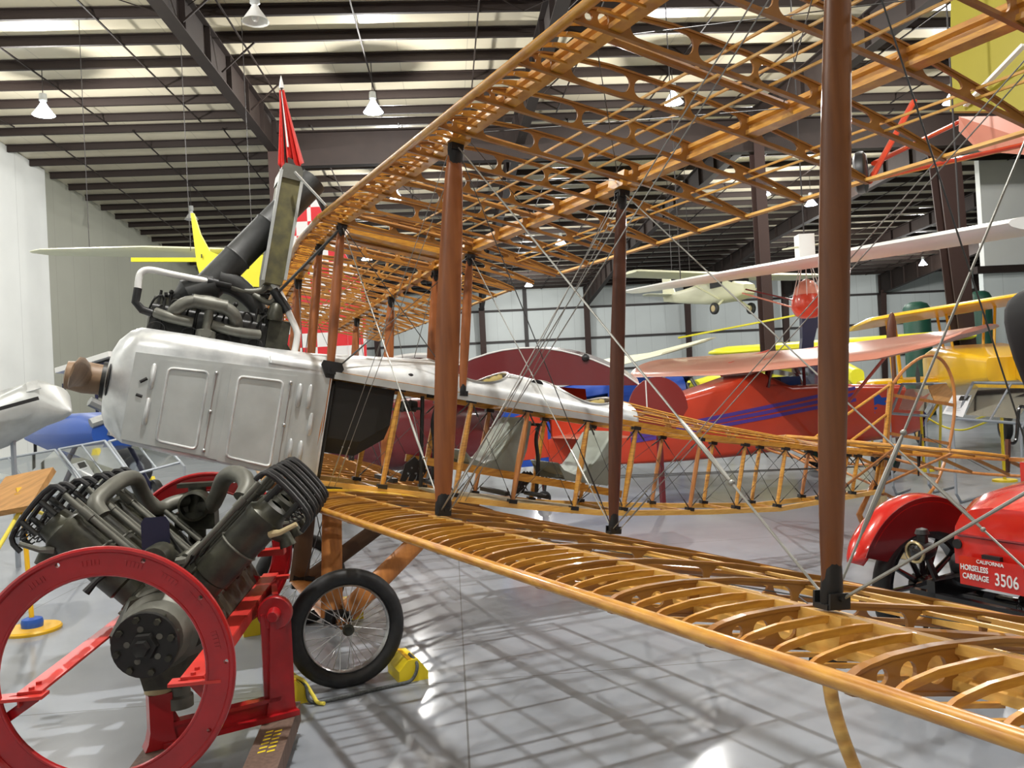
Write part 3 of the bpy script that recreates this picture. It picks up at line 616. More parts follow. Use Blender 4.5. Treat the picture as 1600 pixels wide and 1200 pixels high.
part(en, 'magneto', 'engine', lambda b: (b.box(A(-.26, -.06, -.08), AX, AY, AZ, .07, .07, .11), b.lathe([(0, .05), (.04, .055), (.1, .04), (.12, .02)], A(-.30, -.12, .02), AZ, 12), b.bar(A(-.24, -.08, -.1), A(-.16, -.08, -.2), .05, .06)))
for i in range(7): part(en, 'oil_pipe', 'enginedark', lambda b: b.tube(smooth([A(-1.06+.11*i, -.10, -.04), A(-1.04+.11*i, -.13, .02+.01*(i % 3)), A(-1.0+.11*i, -.12, .05-.02*(i % 2)), A(-.98+.11*i, -.08, -.0)], 3), .007, 6))
# exhaust stack, radiator, coolant pipes
e0, e1 = A(-.80, .02, .08), A(-.17, .02, 1.06)
def stack(b):
    u = (e1-e0).normalized(); L = (e1-e0).length; P, R_ = [], []
    for t in [0, .03, .2, .33, .34, .35, .5, .6, .61, .62, .8, .98, 1]: P.append(e0+u*(L*t)); R_.append(.105 if t in (.34, .61) else .098)
    R_[0] = .11; b.tube(P, R_, 20); b.tube(smooth([A(-.98, 0, .0), A(-.86, 0, .11), A(-.70, 0, .2)], 4), [.05]*4+[.09]*5, 14)
    b.tube(smooth([A(-.36, .0, -.02), A(-.42, 0, .12), A(-.56, 0, .22), A(-.68, 0, .24)], 5), [.045+.003*i for i in range(16)], 12)
part(bi, 'exhaust_stack', 'exhaust', stack, label='sooty dark grey exhaust stack slanting up over the wing')
rd = part(bi, 'radiator', 'radiator', lambda b: b.loft([[A(x0+(x1-x0)*t, y, z) for x0, x1, y, t in ((xa, xb, -.15, 0), (xa, xb, -.15, 1), (xa, xb, .15, 1), (xa, xb, .15, 0))] for z, xa, xb in ((.26, -.40, -.29), (.33, -.41, -.28), (1.0, -.405, -.275), (1.04, -.39, -.29))], smooth=False), label='tall narrow olive radiator standing above the engine')
part(rd, 'top_tank', 'manifold', lambda b: b.loft([[A(-.342+dx*k, dy, z) for dx, dy in ((-.070, -.16), (.070, -.16), (.070, .16), (-.070, .16))] for z, k in ((.98, 1), (1.05, 1), (1.08, .75))], smooth=False))
part(rd, 'side_frame', 'alu_cast', lambda b: (b.bar(A(-.415, -.155, .27), A(-.412, -.155, 1.03), .014, .02), b.bar(A(-.274, -.155, .3), A(-.270, -.155, 1.0), .010, .02)))
part(bi, 'radiator_stay', 'steel', lambda b: b.cyl(A(-.33, -.2, 1.02), A(-.12, -.37, .80), .009, n=8))
part(bi, 'radiator_stay', 'wire_dark', lambda b: b.cyl(A(-.30, -.15, .22), A(.0, -.38, .68), .011, n=8))
part(bi, 'coolant_pipe', 'white', lambda b: b.tube(smooth([A(-1.145, -.1, .06), A(-1.15, -.1, .13), A(-1.14, -.1, .175), A(-1.09, -.1, .20), A(-.95, -.09, .20), A(-.72, -.06, .205)], 6), .021, 12), label='polished bent coolant pipe over the engine')
part(bi, 'hose_joint', 'black', lambda b: (b.cyl(A(-.75, -.065, .205), A(-.60, -.05, .205), .028), b.tube([A(-1.145, -.1, .07), A(-1.145, -.1, -.02), A(-1.10, -.1, -.06), A(-1.04, -.1, -.07)], .026, 10), b.cyl(A(-.33, -.1, .23), A(-.22, -.12, .10), .034)))
part(bi, 'coolant_pipe', 'manifold', lambda b: (b.tube(smooth([A(-.62, -.05, .205), A(-.5, -.05, .19), A(-.40, -.05, .22), A(-.36, -.04, .28)], 5), .022, 10), b.tube(smooth([A(-.45, -.05, .18), A(-.34, -.08, .14), A(-.3, -.08, .2)], 5), .02, 10)))
part(bi, 'coolant_pipe', 'white', lambda b: b.tube(smooth([A(-.34, -.10, .27), A(-.28, -.11, .20), A(-.20, -.12, .07), A(-.145, -.13, -.02), A(-.135, -.13, -.09), A(-.14, -.13, -.19)], 5), .022, 12))
# propeller, seen end on
pr = part(bi, 'propeller', 'propwood', lambda b: [b.loft([[A(-1.36, 0, -.53)+AY*(sd*y)+(AX*(cos(g*sd)*0+sin(g)) + AZ*cos(g)*1)*(c*.5*cos(q))+(AX*cos(g)-AZ*sin(g))*(t*.5*sin(q)) for q in [2*pi*j/14 for j in range(14)]] for y, c, t, g in ((.0, .12, .11, .3), (.10, .13, .09, .4), (.35, .17, .06, .5), (.6, .19, .04, .3), (.8, .17, .025, .2), (.95, .08, .012, .15))]) for sd in (-1, 1)], label='pale worn wooden propeller seen end on')
part(pr, 'hub', 'propwood', lambda b: b.lathe([(-.11, .03), (-.10, .085), (.0, .10), (.10, .095)], A(-1.36, 0, -.53), AX, 20))
part(pr, 'hub_plate', 'enginedark', lambda b: (b.lathe([(.09, .02), (.10, .115), (.125, .115), (.13, .05), (.2, .05)], A(-1.36, 0, -.53), AX, 20), [b.ball(A(-1.24, .085*cos(t), -.53+.085*sin(t)), .013, n=6, m_=5) for t in [2*pi*k/8 for k in range(8)]]))
# undercarriage
for sd in (-1, 1):
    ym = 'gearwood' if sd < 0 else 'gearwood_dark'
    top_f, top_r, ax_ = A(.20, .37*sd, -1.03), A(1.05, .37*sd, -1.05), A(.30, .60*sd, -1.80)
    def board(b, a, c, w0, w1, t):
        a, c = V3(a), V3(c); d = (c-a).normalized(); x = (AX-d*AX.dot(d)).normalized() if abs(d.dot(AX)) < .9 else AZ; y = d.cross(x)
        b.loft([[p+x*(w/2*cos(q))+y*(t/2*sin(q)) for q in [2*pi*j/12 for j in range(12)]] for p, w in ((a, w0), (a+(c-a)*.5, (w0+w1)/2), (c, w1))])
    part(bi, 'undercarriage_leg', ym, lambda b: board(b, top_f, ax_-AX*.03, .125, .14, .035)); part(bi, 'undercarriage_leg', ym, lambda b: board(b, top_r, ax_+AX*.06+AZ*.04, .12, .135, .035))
    part(bi, 'undercarriage_joint', 'black', lambda b: (b.box(ax_, AX, AY, AZ, .08, .03, .05), b.box(top_f, AX, AY, AZ, .06, .03, .02)))
    wh = part(bi, 'wheel', 'rubber', lambda b: b.tube([A(.318, .80*sd, -1.813)+(AX*cos(t)+AZ*sin(t))*.306 for t in [2*pi*k/56 for k in range(56)]], .049, 16, closed=True))
    C0 = A(.318, .80*sd, -1.813)
    part(wh, 'rim', 'steel', lambda b: b.lathe([(-.026, .262), (-.03, .256), (0, .246), (.03, .256), (.026, .262)], C0, AY, 48))
    part(wh, 'hub', 'engine', lambda b: b.lathe([(-.07, .0), (-.07, .022), (-.055, .036), (-.05, .02), (.05, .02), (.055, .036), (.07, .02)], C0, AY, 16))
    def spk(b):
        for k in range(36):
            t = 2*pi*k/36; h = (-.05, .05)[k % 2]; o = (.35, -.35)[(k//2) % 2]
            b.cyl(C0+AY*h+(AX*cos(t+o*2.2)+AZ*sin(t+o*2.2))*.03, C0+(AX*cos(t)+AZ*sin(t))*.25, .0024, n=5)
    part(wh, 'spokes', 'steel', spk)
part(bi, 'axle', 'gearwood', lambda b: b.tube([A(.318, -.76, -1.813), A(.318, .76, -1.813)], .03, 10, flat=1.0))
part(bi, 'axle_fairing', 'gearwood', lambda b: b.loft([[A(.30+.10*cos(q), y, -1.80+.02*sin(q)) for q in [2*pi*j/12 for j in range(12)]] for y in (-.58, .58)]))
for sd in (-1, 1): wire(A(.2, -.37*sd, -1.05), A(.30, .58*sd, -1.78), .004, 'wire_dark')
part(bi, 'shock_cord', 'black', lambda b: [b.tube([A(.318, sd*.62, -1.80)+AX*(.06*cos(t))+AZ*(.05*sin(t))+AY*(.012*k) for t in [2*pi*j/12 for j in range(12)]], .008, 6, closed=True) for sd in (-1, 1) for k in range(-3, 4)])
# cockpit fittings
for cx, mm_ in ((1.42, 'seat'), (2.18, 'seat')):
    se = part(bi, 'bucket_seat', mm_, lambda b: b.loft([[A(cx-.30+x*1.0, y, z) for y in [-.24+.48*j/8 for j in range(9)]] for x, z in ((0, -.66), (.06, -.71), (.18, -.74), (.26, -.70), (.33, -.60), (.39, -.48), (.44, -.38))]+[[A(cx+.15, y, -.36) for y in [-.2+.4*j/8 for j in range(9)]]], caps=False, closed=False), solid=.01, label=None)
    part(se, 'seat_side', mm_, lambda b: [b.plate([(-.30, -.66), (-.24, -.71), (-.12, -.745), (-.04, -.70), (.03, -.60), (.09, -.48), (.14, -.38), (.20, -.38), (.19, -.6), (.15, -.78), (-.22, -.78)], [], A(cx, y, 0), AX, AZ, .006) for y in (-.24, .24)])
part(bi, 'seat_rail', 'spruce', lambda b: [b.bar(A(.85, y, -.77), A(2.45, y, -.83), .03, .055) for y in (-.25, .25)])
part(bi, 'floorboard', 'tan', lambda b: b.box(A(1.75, 0, -.985), AX, AY, AZ, .75, .3, .008))
for cx in (1.0, 1.85):
    part(bi, 'control_column', 'black', lambda b: (b.tube(smooth([A(cx, 0, -.90), A(cx-.02, 0, -.66), A(cx-.06, 0, -.50), A(cx-.05, 0, -.38)], 4), .016, 8), b.cyl(A(cx, -.2, -.92), A(cx, .2, -.92), .018)))
    part(bi, 'rudder_bar', 'black', lambda b: (b.bar(A(cx-.35, -.25, -.93), A(cx-.35, .25, -.93), .035, .03), [b.plate([(-.06, 0), (-.02, .0), (.05, .16), (.02, .18), (-.04, .12)], [circ(-.01, .06, .008, 8), circ(.01, .10, .008, 8)], A(cx-.25+.12*k, -.22+.2*k, -.93), AX, AZ, .01) for k in range(3)]))
part(bi, 'instrument_frame', 'enginedark', lambda b: (b.bar(A(.72, -.34, -.42), A(.72, .34, -.42), .02, .02), b.bar(A(1.65, -.34, -.40), A(1.65, .34, -.40), .02, .02), [b.cyl(A(.70, y, -.40), A(.75, y, -.40), .04) for y in (-.15, 0, .15)], b.cyl(A(.74, -.3, -.33), A(.82, -.3, -.95), .014)))
part(bi, 'control_cable', 'wire_dark', lambda b: [b.cyl(A(1.9, y, -.8), A(5.2, y*.3, -.3), .0022, n=5) for y in (-.15, -.05, .05, .15)])
# tail
def tz(x): return -.135
ztail = -.145
st_ = part(bi, 'tailplane', 'spruce', lambda b: [b.tube([A(4.25, .0, ztail), A(4.35, sd*.25, ztail), A(4.75, sd*.9, ztail), A(4.98, sd*1.30, ztail), A(5.14, sd*1.4, ztail), A(5.2, sd*1.4, ztail)], .017, 8) for sd in (-1, 1)]+[b.bar(A(5.18, -1.42, ztail), A(5.18, 1.42, ztail), .035, .03), b.bar(A(4.75, -.9, ztail), A(4.75, .9, ztail), .025, .028)])
for y in (-1.15, -.85, -.55, -.25, .25, .55, .85, 1.15): part(st_, 'rib', 'ply', lambda b: b.bar(A(4.3+abs(y)*.5, y, ztail), A(5.18, y, ztail), .012, .03))
for sd in (-1, 1):
    ev = part(bi, 'elevator', 'gearwood', lambda b: (b.bar(A(5.25, sd*.05, ztail-.01), A(5.25, sd*1.55, ztail-.01), .035, .03), b.tube(smooth([A(5.25, sd*.05, ztail), A(5.55, sd*.15, ztail-.06), A(5.75, sd*.5, ztail-.1), A(5.75, sd*1.2, ztail-.1), A(5.5, sd*1.55, ztail-.05), A(5.25, sd*1.55, ztail)], 5), .014, 7)))
    for y in (.35, .7, 1.05, 1.35): part(ev, 'rib', 'ply', lambda b: b.bar(A(5.25, sd*y, ztail-.01), A(5.74, sd*y, ztail-.1), .012, .028))
    part(ev, 'control_horn', 'black', lambda b: b.tube([A(5.26, sd*.55, ztail+.17), A(5.25, sd*.55, ztail), A(5.27, sd*.55, ztail-.2)], [.006, .018, .006], 8))
    wire(A(5.26, sd*.55, ztail+.17), A(5.7, sd*.9, ztail-.08), .003, 'wire_dark')
    part(bi, 'tail_brace', 'gearwood', lambda b: (b.cyl(A(5.1, sd*1.0, ztail), A(5.4, 0, -.47), .012), b.cyl(A(4.7, sd*.8, ztail), A(5.0, .0, -.50), .012)))
part(bi, 'fin', 'spruce', lambda b: (b.tube([A(4.55, 0, -.13), A(5.0, 0, .20), A(5.42, 0, .50)], .014, 8), b.tube([A(4.95, 0, -.13), A(5.42, 0, .22)], .014, 8), b.cyl(A(5.44, 0, -.5), A(5.44, 0, .54), .02)))
part(bi, 'rudder', 'gearwood', lambda b: (b.tube(smooth([A(5.47, 0, .52), A(5.62, 0, .70), A(5.85, 0, .86), A(6.08, 0, .88), A(6.26, 0, .72), A(6.34, 0, .45), A(6.32, 0, .1), A(6.24, 0, -.2), A(6.1, 0, -.45), A(5.85, 0, -.58), A(5.47, 0, -.52)], 5), .016, 8), b.cyl(A(5.47, 0, -.54), A(5.47, 0, .54), .017), b.bar(A(5.47, 0, .42), A(6.32, 0, .45), .012, .03), b.bar(A(5.47, 0, .05), A(6.31, 0, .06), .012, .03), b.bar(A(5.47, 0, -.28), A(6.2, 0, -.28), .012, .03)))
part(bi, 'tail_skid', 'gearwood', lambda b: b.tube([A(5.35, 0, -.42), A(5.2, 0, -.75), A(5.5, 0, -1.18)], [.02, .028, .022], 8))
part(bi, 'wing_skid', 'spruce_pale', lambda b: b.tube(smooth([A(.501, -YO, ZL-.0), A(.52, -YO-.01, ZL-.12), A(.60, -YO-.02, ZL-.27), A(.74, -YO-.03, ZL-.46), A(.95, -YO-.03, ZL-.66)], 4), .016, 10), label='bent pale wooden skid under the lower wing')
part(bi, 'skid_bracket', 'black', lambda b: b.box(A(.505, -YO, ZL-.03), AX, AY, AZ, .035, .022, .012))
part(bi, 'control_horn', 'blackgloss', lambda b: b.tube(smooth([A(5.22, -1.38, -.03), A(5.30, -1.38, -.02), A(5.33, -1.38, .05), A(5.33, -1.38, .26), A(5.40, -1.38, .28)], 4), .014, 8))
part(bi, 'hinge_strap', 'darkwood', lambda b: b.bar(A(5.22, -1.385, .0), A(5.25, -1.385, -.26), .03, .03, w2=.015))
# stand that carries the tail
t = thing('tail_trestle', A(5.45, 0, -.5)*1, 'pale timber trestle under the tail of the uncovered biplane', 'trestle')
tp = A(5.44, 0, -.52); t.location = (tp.x, tp.y, 0)
part(t, 'post', 'tan', lambda b: b.bar(V3((tp.x, tp.y, .05)), V3((tp.x, tp.y, tp.z-.03)), .08, .08)); part(t, 'foot', 'tan', lambda b: (b.bar(V3((tp.x-.35, tp.y, .04)), V3((tp.x+.35, tp.y, .04)), .1, .08), b.bar(V3((tp.x, tp.y-.35, .04)), V3((tp.x, tp.y+.35, .04)), .1, .08)))

# ================================================================== V8 engine on its red display stand
EA = (RH*-.13+FH*.99).normalized(); EB = V3((EA.y, -EA.x, 0)); EO = G(-1.588, 3.5, .73); EZ = V3((0, 0, 1))
def E_(a, b_, c): return EO+EA*a+EB*b_+EZ*c
ve = thing('aero_engine', V3((E_(.7, 0, 0).x, E_(.7, 0, 0).y, .17)), 'large dark V8 aircraft engine carried between two red rings', 'engine')
part(ve, 'crankcase', 'engine', lambda b: b.loft([[E_(a, x*k, z) for x, z in ((-.15, .14), (0, .18), (.15, .14), (.24, -.02), (.24, -.06), (.15, -.10), (.10, -.26), (-.10, -.26), (-.15, -.10), (-.24, -.06), (-.24, -.02))] for a, k in ((.20, .8), (.28, 1), (1.35, 1), (1.42, .8))], smooth=False))
part(ve, 'nose_housing', 'manifold', lambda b: b.lathe([(.06, .05), (.08, .13), (.13, .145), (.17, .145), (.2, .17), (.34, .21)], E_(0, 0, 0), EA, 26))
ph = part(ve, 'propeller_hub', 'enginedark', lambda b: (b.lathe([(-.025, .0), (-.025, .135), (-.005, .138), (-.005, .0)], E_(0, 0, 0), EA, 30), b.lathe([(.09, .0), (.09, .13), (.105, .13), (.105, 0)], E_(0, 0, 0), EA, 30), b.lathe([(-.02, .05), (.1, .05)], E_(0, 0, 0), EA, 16), b.lathe([(-.085, .0), (-.085, .018), (-.09, .032), (-.055, .034), (-.055, .055), (-.02, .062)], E_(0, 0, 0), EA, 6)))
for k in range(8):
    t = 2*pi*(k+.3)/8; part(ph, 'bolt', 'engine', lambda b: (b.cyl(E_(-.035, .112*cos(t), .112*sin(t)), E_(.10, .112*cos(t), .112*sin(t)), .0075, n=8), b.cyl(E_(-.045, .112*cos(t), .112*sin(t)), E_(-.025, .112*cos(t), .112*sin(t)), .014, n=6)))
for k in range(5): t = 2*pi*k/5+.5; part(ph, 'hole', 'manifold', lambda b: b.cyl(E_(-.027, .07*cos(t), .07*sin(t)), E_(-.024, .07*cos(t), .07*sin(t)), .013, n=12))
part(ve, 'sump_neck', 'manifold', lambda b: b.lathe([(0, .055), (-.10, .05), (-.11, .062), (-.16, .062)], E_(.38, .02, -.24), EZ, 18))
for a in (.38, .66, .94, 1.22):
    for s_ in (-1, 1):
        u = (EB*s_+EZ).normalized(); v = (EB*s_-EZ).normalized(); o = E_(a, 0, 0)
        cy = part(ve, 'cylinder', 'engine', lambda b: b.lathe([(.14, .10), (.20, .10), (.205, .082), (.26, .082), (.27, .092), (.60, .092), (.61, .098), (.64, .098), (.66, .080), (.70, .075), (.71, .03)], o, u, 22))
        part(cy, 'base_flange', 'manifold', lambda b: (b.box(o+u*.165, EA, v, u, .105, .105, .008), [b.cyl(o+u*.17+EA*(i*.085)+v*(j*.085), o+u*.195+EA*(i*.085)+v*(j*.085), .010, n=6) for i in (-1, 1) for j in (-1, 1)]))
        part(cy, 'head_strap', 'manifold', lambda b: b.tube([o+u*.45+(EA*cos(t)+v*sin(t))*.094 for t in [2*pi*k/24 for k in range(24)]], .006, 6, closed=True))
        part(cy, 'push_rod', 'manifold', lambda b: (b.cyl(o+u*.16-v*.13-EA*.03, o+u*.74-v*.13-EA*.03, .014, n=10), b.cyl(o+u*.16-v*.13+EA*.03, o+u*.70-v*.13+EA*.03, .009, n=8), b.cyl(o+u*.58-v*.13-EA*.03, o+u*.64-v*.13-EA*.03, .02, n=10)))
        part(cy, 'rocker_arm', 'black', lambda b: [b.tube(smooth([o+u*.74-v*.15+EA*k, o+u*.80-v*.13+EA*k, o+u*.80+v*.02+EA*k, o+u*.77+v*.15+EA*k, o+u*.70+v*.17+EA*k], 3), .013, 8) for k in (-.055, .055)])
        part(cy, 'rocker_post', 'enginedark', lambda b: [(b.cyl(o+u*.70+EA*k+v*q, o+u*.79+EA*k+v*q, .014, n=8)) for k in (-.055, .055) for q in (-.05, .07)])
        part(cy, 'valve_spring', 'enginedark', lambda b: [b.tube([o+u*(.69+.10*k/28)+(EA*cos(k*1.1)+v*sin(k*1.1))*.024+EA*q+v*.11 for k in range(29)], .0035, 5) for q in (-.05, .05)])
        part(cy, 'spark_plug', 'tan' if (s_ > 0 and a < .4) else 'manifold', lambda b: b.tube([o+u*.60+v*.07-EA*.06, o+u*.64+v*.10-EA*.085, o+u*.72+v*.13-EA*.10], [.02, .013, .011], 8), label='pale ceramic spark plug' if (s_ > 0 and a < .4) else None)
        part(cy, 'exhaust_port', 'engine', lambda b: b.tube([o+u*.60+v*.07, o+u*.62+v*.13, o+u*.60+v*.17], [.035, .035, .04], 12))
part(ve, 'intake_pipe', 'manifold', lambda b: b.tube(smooth([D(300, 778, 4.80), D(270, 786, 4.72), D(252, 794, 4.66), D(236, 790, 4.58), D(222, 768, 4.5), D(211, 748, 4.42), D(192, 750, 4.28), D(170, 765, 4.12), D(150, 786, 4.0), D(160, 806, 3.98)], 5), [.040]*46, 16), label='thick grey intake pipe arching to the left bank')
part(ve, 'intake_pipe', 'manifold', lambda b: b.tube(smooth([D(316, 788, 4.80), D(330, 790, 4.72), D(341, 770, 4.6), D(349, 750, 4.5), D(364, 740, 4.4), D(381, 746, 4.32), D(386, 762, 4.25), D(378, 778, 4.2)], 5), [.045]*36, 16), label='thick grey intake pipe curling to the right bank')
part(ve, 'carburettor', 'engine', lambda b: (b.lathe([(-.10, .07), (-.09, .085), (.02, .085), (.03, .05)], D(308, 788, 4.75), EA, 20), b.box(D(308, 757, 4.8), EA, EB, EZ, .05, .10, .012), b.cyl(D(308, 760, 4.8), D(308, 850, 4.8), .05), b.box(D(308, 812, 4.8), EA, EB, EZ, .06, .11, .05)))
part(ve, 'timing_cover', 'navy', lambda b: b.loft([[D(243, 832, 3.78)+EB*(.062*x)+EZ*z for x, z in ((-1, -.10), (1, -.10), (1, .045), (.75, .07), (-.75, .07), (-1, .045))] for _ in (0,)]+[[D(243, 832, 3.95)+EB*(.062*x)+EZ*z for x, z in ((-1, -.10), (1, -.10), (1, .045), (.75, .07), (-.75, .07), (-1, .045))]], smooth=False), label='blue grey timing cover between the banks')
part(ve, 'gear_cover', 'engine', lambda b: b.lathe([(-.03, 0), (-.03, .055), (0, .062), (.1, .062)], D(243, 874, 3.68), EA, 22))
part(ve, 'oil_filler', 'manifold', lambda b: (b.cyl(D(290, 870, 3.9), D(312, 850, 4.0), .018), b.lathe([(0, .05), (.02, .05), (.03, .02)], D(275, 880, 3.85), EZ, 12)))
part(ve, 'crank_handle', 'black', lambda b: b.tube([D(170, 892, 3.75), D(150, 908, 3.7), D(134, 926, 3.68)], [.014, .014, .019], 8))
for i in range(10):
    a = .32+.1*i; part(ve, 'oil_pipe', 'enginedark', lambda b: b.tube(smooth([E_(a, -.02, .18), E_(a+.03, .07*(-1)**i, .24), E_(a+.02, .12*(-1)**i, .30+.02*(i % 3))], 3), .009, 6))
part(ve, 'cam_cover', 'engine', lambda b: b.loft([[E_(a, x, z) for x, z in ((-.07, .16), (.07, .16), (.05, .24), (-.05, .24))] for a in (.30, 1.40)], smooth=False))
# the stand
sg = floorpt(437, 1150)
es = thing('engine_stand', V3((E_(.2, .1, 0).x, E_(.2, .1, 0).y, 0)), 'glossy red engine stand with two big rings on timber skids', 'engine stand')
def ring(b, c, ro, ri, t):
    b.plate(circ(0, 0, ro, 72), [circ(0, 0, ri, 72)[::-1]]+[circ((ro+ri)/2*cos(q)+.02*cos(q), (ro+ri)/2*sin(q)+.02*sin(q), .009, 10)[::-1] for q in (.02, .62, 1.2, 1.9, 2.55, 3.3, 4.1, 5.0, 5.7)], c, EB, EZ, t)
    b.tube([c+(EB*cos(q)+EZ*sin(q))*(ro-.008)-EA*.012 for q in [2*pi*k/72 for k in range(72)]], .013, 8, closed=True)
    b.tube([c+(EB*cos(q)+EZ*sin(q))*(ri+.004)-EA*.006 for q in [2*pi*k/72 for k in range(72)]], .008, 8, closed=True)
C1, C2 = D(163, 1053, 3.05), D(328, 863, 4.95)
r1 = part(es, 'ring', 'red', lambda b: ring(b, C1, .465, .362, .022)); r2 = part(es, 'ring', 'red', lambda b: ring(b, C2, .475, .365, .022))
def bumps(b):
    random.seed(3)
    for q0 in (1.25, 1.62, .92, .62, .2, 2.1):
        for k in range(5):
            q = q0+.035*k-.05; p = C1+(EB*cos(q)+EZ*sin(q))*.412-EA*.012; b.box(p, EB*cos(q+pi/2)+EZ*sin(q+pi/2), EB*cos(q)+EZ*sin(q), EA, .004+.003*random.random(), .010, .002)
part(r1, 'raised_casting_marks', 'red', bumps)
zR = -.03
for s_, m_ in ((-1, 'redlight'), (1, 'redlight')):
    part(es, 'mounting_rail', m_, lambda b: (b.bar(E_(-.42, .285*s_, zR), E_(1.45, .285*s_, zR), .085, .010), b.bar(E_(-.42, (.285+.04)*s_, zR-.025), E_(1.45, (.285+.04)*s_, zR-.025), .008, .05)))
    hw_ = .17 if s_ < 0 else .095
    part(es, 'cross_plate', 'redlight', lambda b: b.plate([(-hw_, -.035), (hw_, -.035), (hw_, .035), (-hw_, .035)], [circ(-hw_*.5, 0, hw_*.2, 12, .007)[::-1], circ(hw_*.45, 0, hw_*.2, 12, .007)[::-1]], E_(-.42, (.40 if s_ < 0 else .30)*s_, zR-.012), EB, EA, .012))
    part(es, 'rail_bolt', 'redlight', lambda b: [b.cyl(E_(-.40+.06*k, .285*s_, zR), E_(-.40+.06*k, .285*s_, zR+.016), .011, n=6) for k in range(2)])
    part(es, 'diagonal_brace', 'red', lambda b: b.bar(E_(-.38, .28*s_, zR-.03), E_(-.43, (.28+(.30 if s_ < 0 else .10))*s_, zR-(.22 if s_ < 0 else .12)), .035, .012, up=EA))
    part(es, 'cross_plate', 'redlight', lambda b: b.box(E_(1.38, .30*s_, zR-.01), EA, EB, EZ, .035, .10, .008))
pB = floorpt(437, 1120, .17)+EA*.02; pA = floorpt(252, 1165, .17); hub = V3((pB.x, pB.y, 0))+V3((0, 0, D(430, 955, 4.14).z)); up_ = EZ
ux = (pB-pA).normalized(); uz = EZ; uy = ux.cross(uz)
pd = part(es, 'pedestal', 'red', lambda b: (b.loft([[pB+EZ*z+ux*(x*w_)+uy*(y*.03) for x, y in ((-1, -1), (1, -1), (1, 1), (-1, 1))] for z, w_ in ((0, .075), (.06, .068), (.10, .055), (hub.z-.17+.0, .035))], smooth=False), b.bar(pB+uy*.0+EZ*.0, hub, .015, .15, up=ux)))
part(pd, 'bearing_disc', 'red', lambda b: b.lathe([(-.03, 0), (-.03, .078), (-.02, .085), (.01, .085), (.02, .078), (.02, 0)], hub, EA, 28))
part(pd, 'bearing_boss', 'red', lambda b: b.lathe([(-.10, 0), (-.10, .024), (-.09, .030), (-.03, .034)], hub, EA, 16))
part(es, 'base_rail', 'red', lambda b: (b.bar(pA+EZ*.012, pB+ux*.08+EZ*.012, .12, .024), b.bar(pA+EZ*.05, pB+EZ*.05, .018, .08), b.bar(pA+EZ*.092, pB+EZ*.092, .06, .018)))
pd2 = part(es, 'pedestal', 'red', lambda b: (b.loft([[pA+EZ*z+ux*(x*w_)+uy*(y*.045) for x, y in ((-1, -1), (1, -1), (1, 1), (-1, 1))] for z, w_ in ((0, .075), (.03, .06), (.08, .050), (.245, .050))], smooth=False), b.plate([(.05, .06), (.18, .06), (.09, .09), (.05, .18)], [], pA, ux, EZ, .02)))
part(pd2, 'collar', 'tan', lambda b: b.lathe([(.245, .045), (.25, .062), (.285, .062), (.29, .05), (.40, .05)], pA, EZ, 18))
part(es, 'ring_arm', 'red', lambda b: b.bar(hub+EA*.03, C2+EB*.36-EZ*.24, .03, .12)); part(es, 'ring_bracket', 'redlight', lambda b: b.box(D(425, 862, 4.6), EA, EB, EZ, .05, .07, .015))
part(es, 'ring_strut', 'red', lambda b: b.bar(D(398, 900, 4.75), D(372, 985, 4.6), .05, .02, up=EA))
for p, nm in ((pA, 'a'), (pB, 'b')):
    c0 = V3((p.x, p.y, .12))
    sk = part(es, 'timber_skid', 'skid', lambda b: b.bar(c0+EA*.18, c0-EA*1.15, .15, .095))
    for k in (.10, -1.05):
        q = c0+EA*k; part(sk, 'caster', 'rubber', lambda b: (b.lathe([(-.018, 0), (-.018, .036), (-.012, .04), (.012, .04), (.018, .036), (.018, 0)], V3((q.x, q.y, .040))+EB*.03, EB, 18)))
        part(sk, 'caster_fork', 'enginedark', lambda b: (b.box(V3((q.x, q.y, .072))+EB*.03, EB, EA, EZ, .03, .03, .004), b.bar(V3((q.x, q.y, .04))+EB*.055, V3((q.x, q.y, .072))+EB*.055, .004, .02)))
    if nm == 'b' or True:
        def hatch(b):
            for r in range(6):
                for c in (-1, 1): o = V3((p.x, p.y, .1685))-EA*((.20 if nm == 'b' else .28)+.045*r)+EB*(.02*c-.0); b.add([o+EB*x+EA*y for x, y in ((-.017, -.010), (.015, .004), (.015, .020), (-.017, .006))], [(0, 1, 2, 3)])
        part(sk, 'yellow_hatch_label', 'yellow', hatch)
# ================================================================== wheel chocks and rope
def chock(p, flip, label):
    t = thing('wheel_chock', p, label, 'wheel chock', 'yellow wheel chocks'); f = flip
    part(t, 'block', 'yellow', lambda b: b.loft([[p+V3((x*f, y, z)) for x, z in ((-.09, 0), (.09, 0), (.09, .05), (.03, .13), (-.03, .13), (-.09, .07))] for y in (-.13, .13)], smooth=False))
    part(t, 'base_strip', 'yellowdeep', lambda b: b.box(p+V3((-.02*f, 0, .133)), V3((1, 0, 0)), V3((0, 1, 0)), EZ, .012, .12, .004)); return t
w0 = A(.318, -.8, -1.813); k1 = V3((w0.x-.36, w0.y-.02, 0)); k2 = V3((w0.x+.36, w0.y-.02, 0))
chock(k1, -1, 'yellow chock ahead of the near wheel, beside the red stand'); chock(k2, 1, 'yellow chock behind the near wheel, on the open floor side')
for sd, lb in ((-1, 'yellow chock ahead of the far wheel, mostly hidden behind the undercarriage'), (1, 'yellow chock behind the far wheel, mostly hidden behind the near tyre')):
    chock(V3((w0.x+.36*sd, .8, 0)), sd, lb)
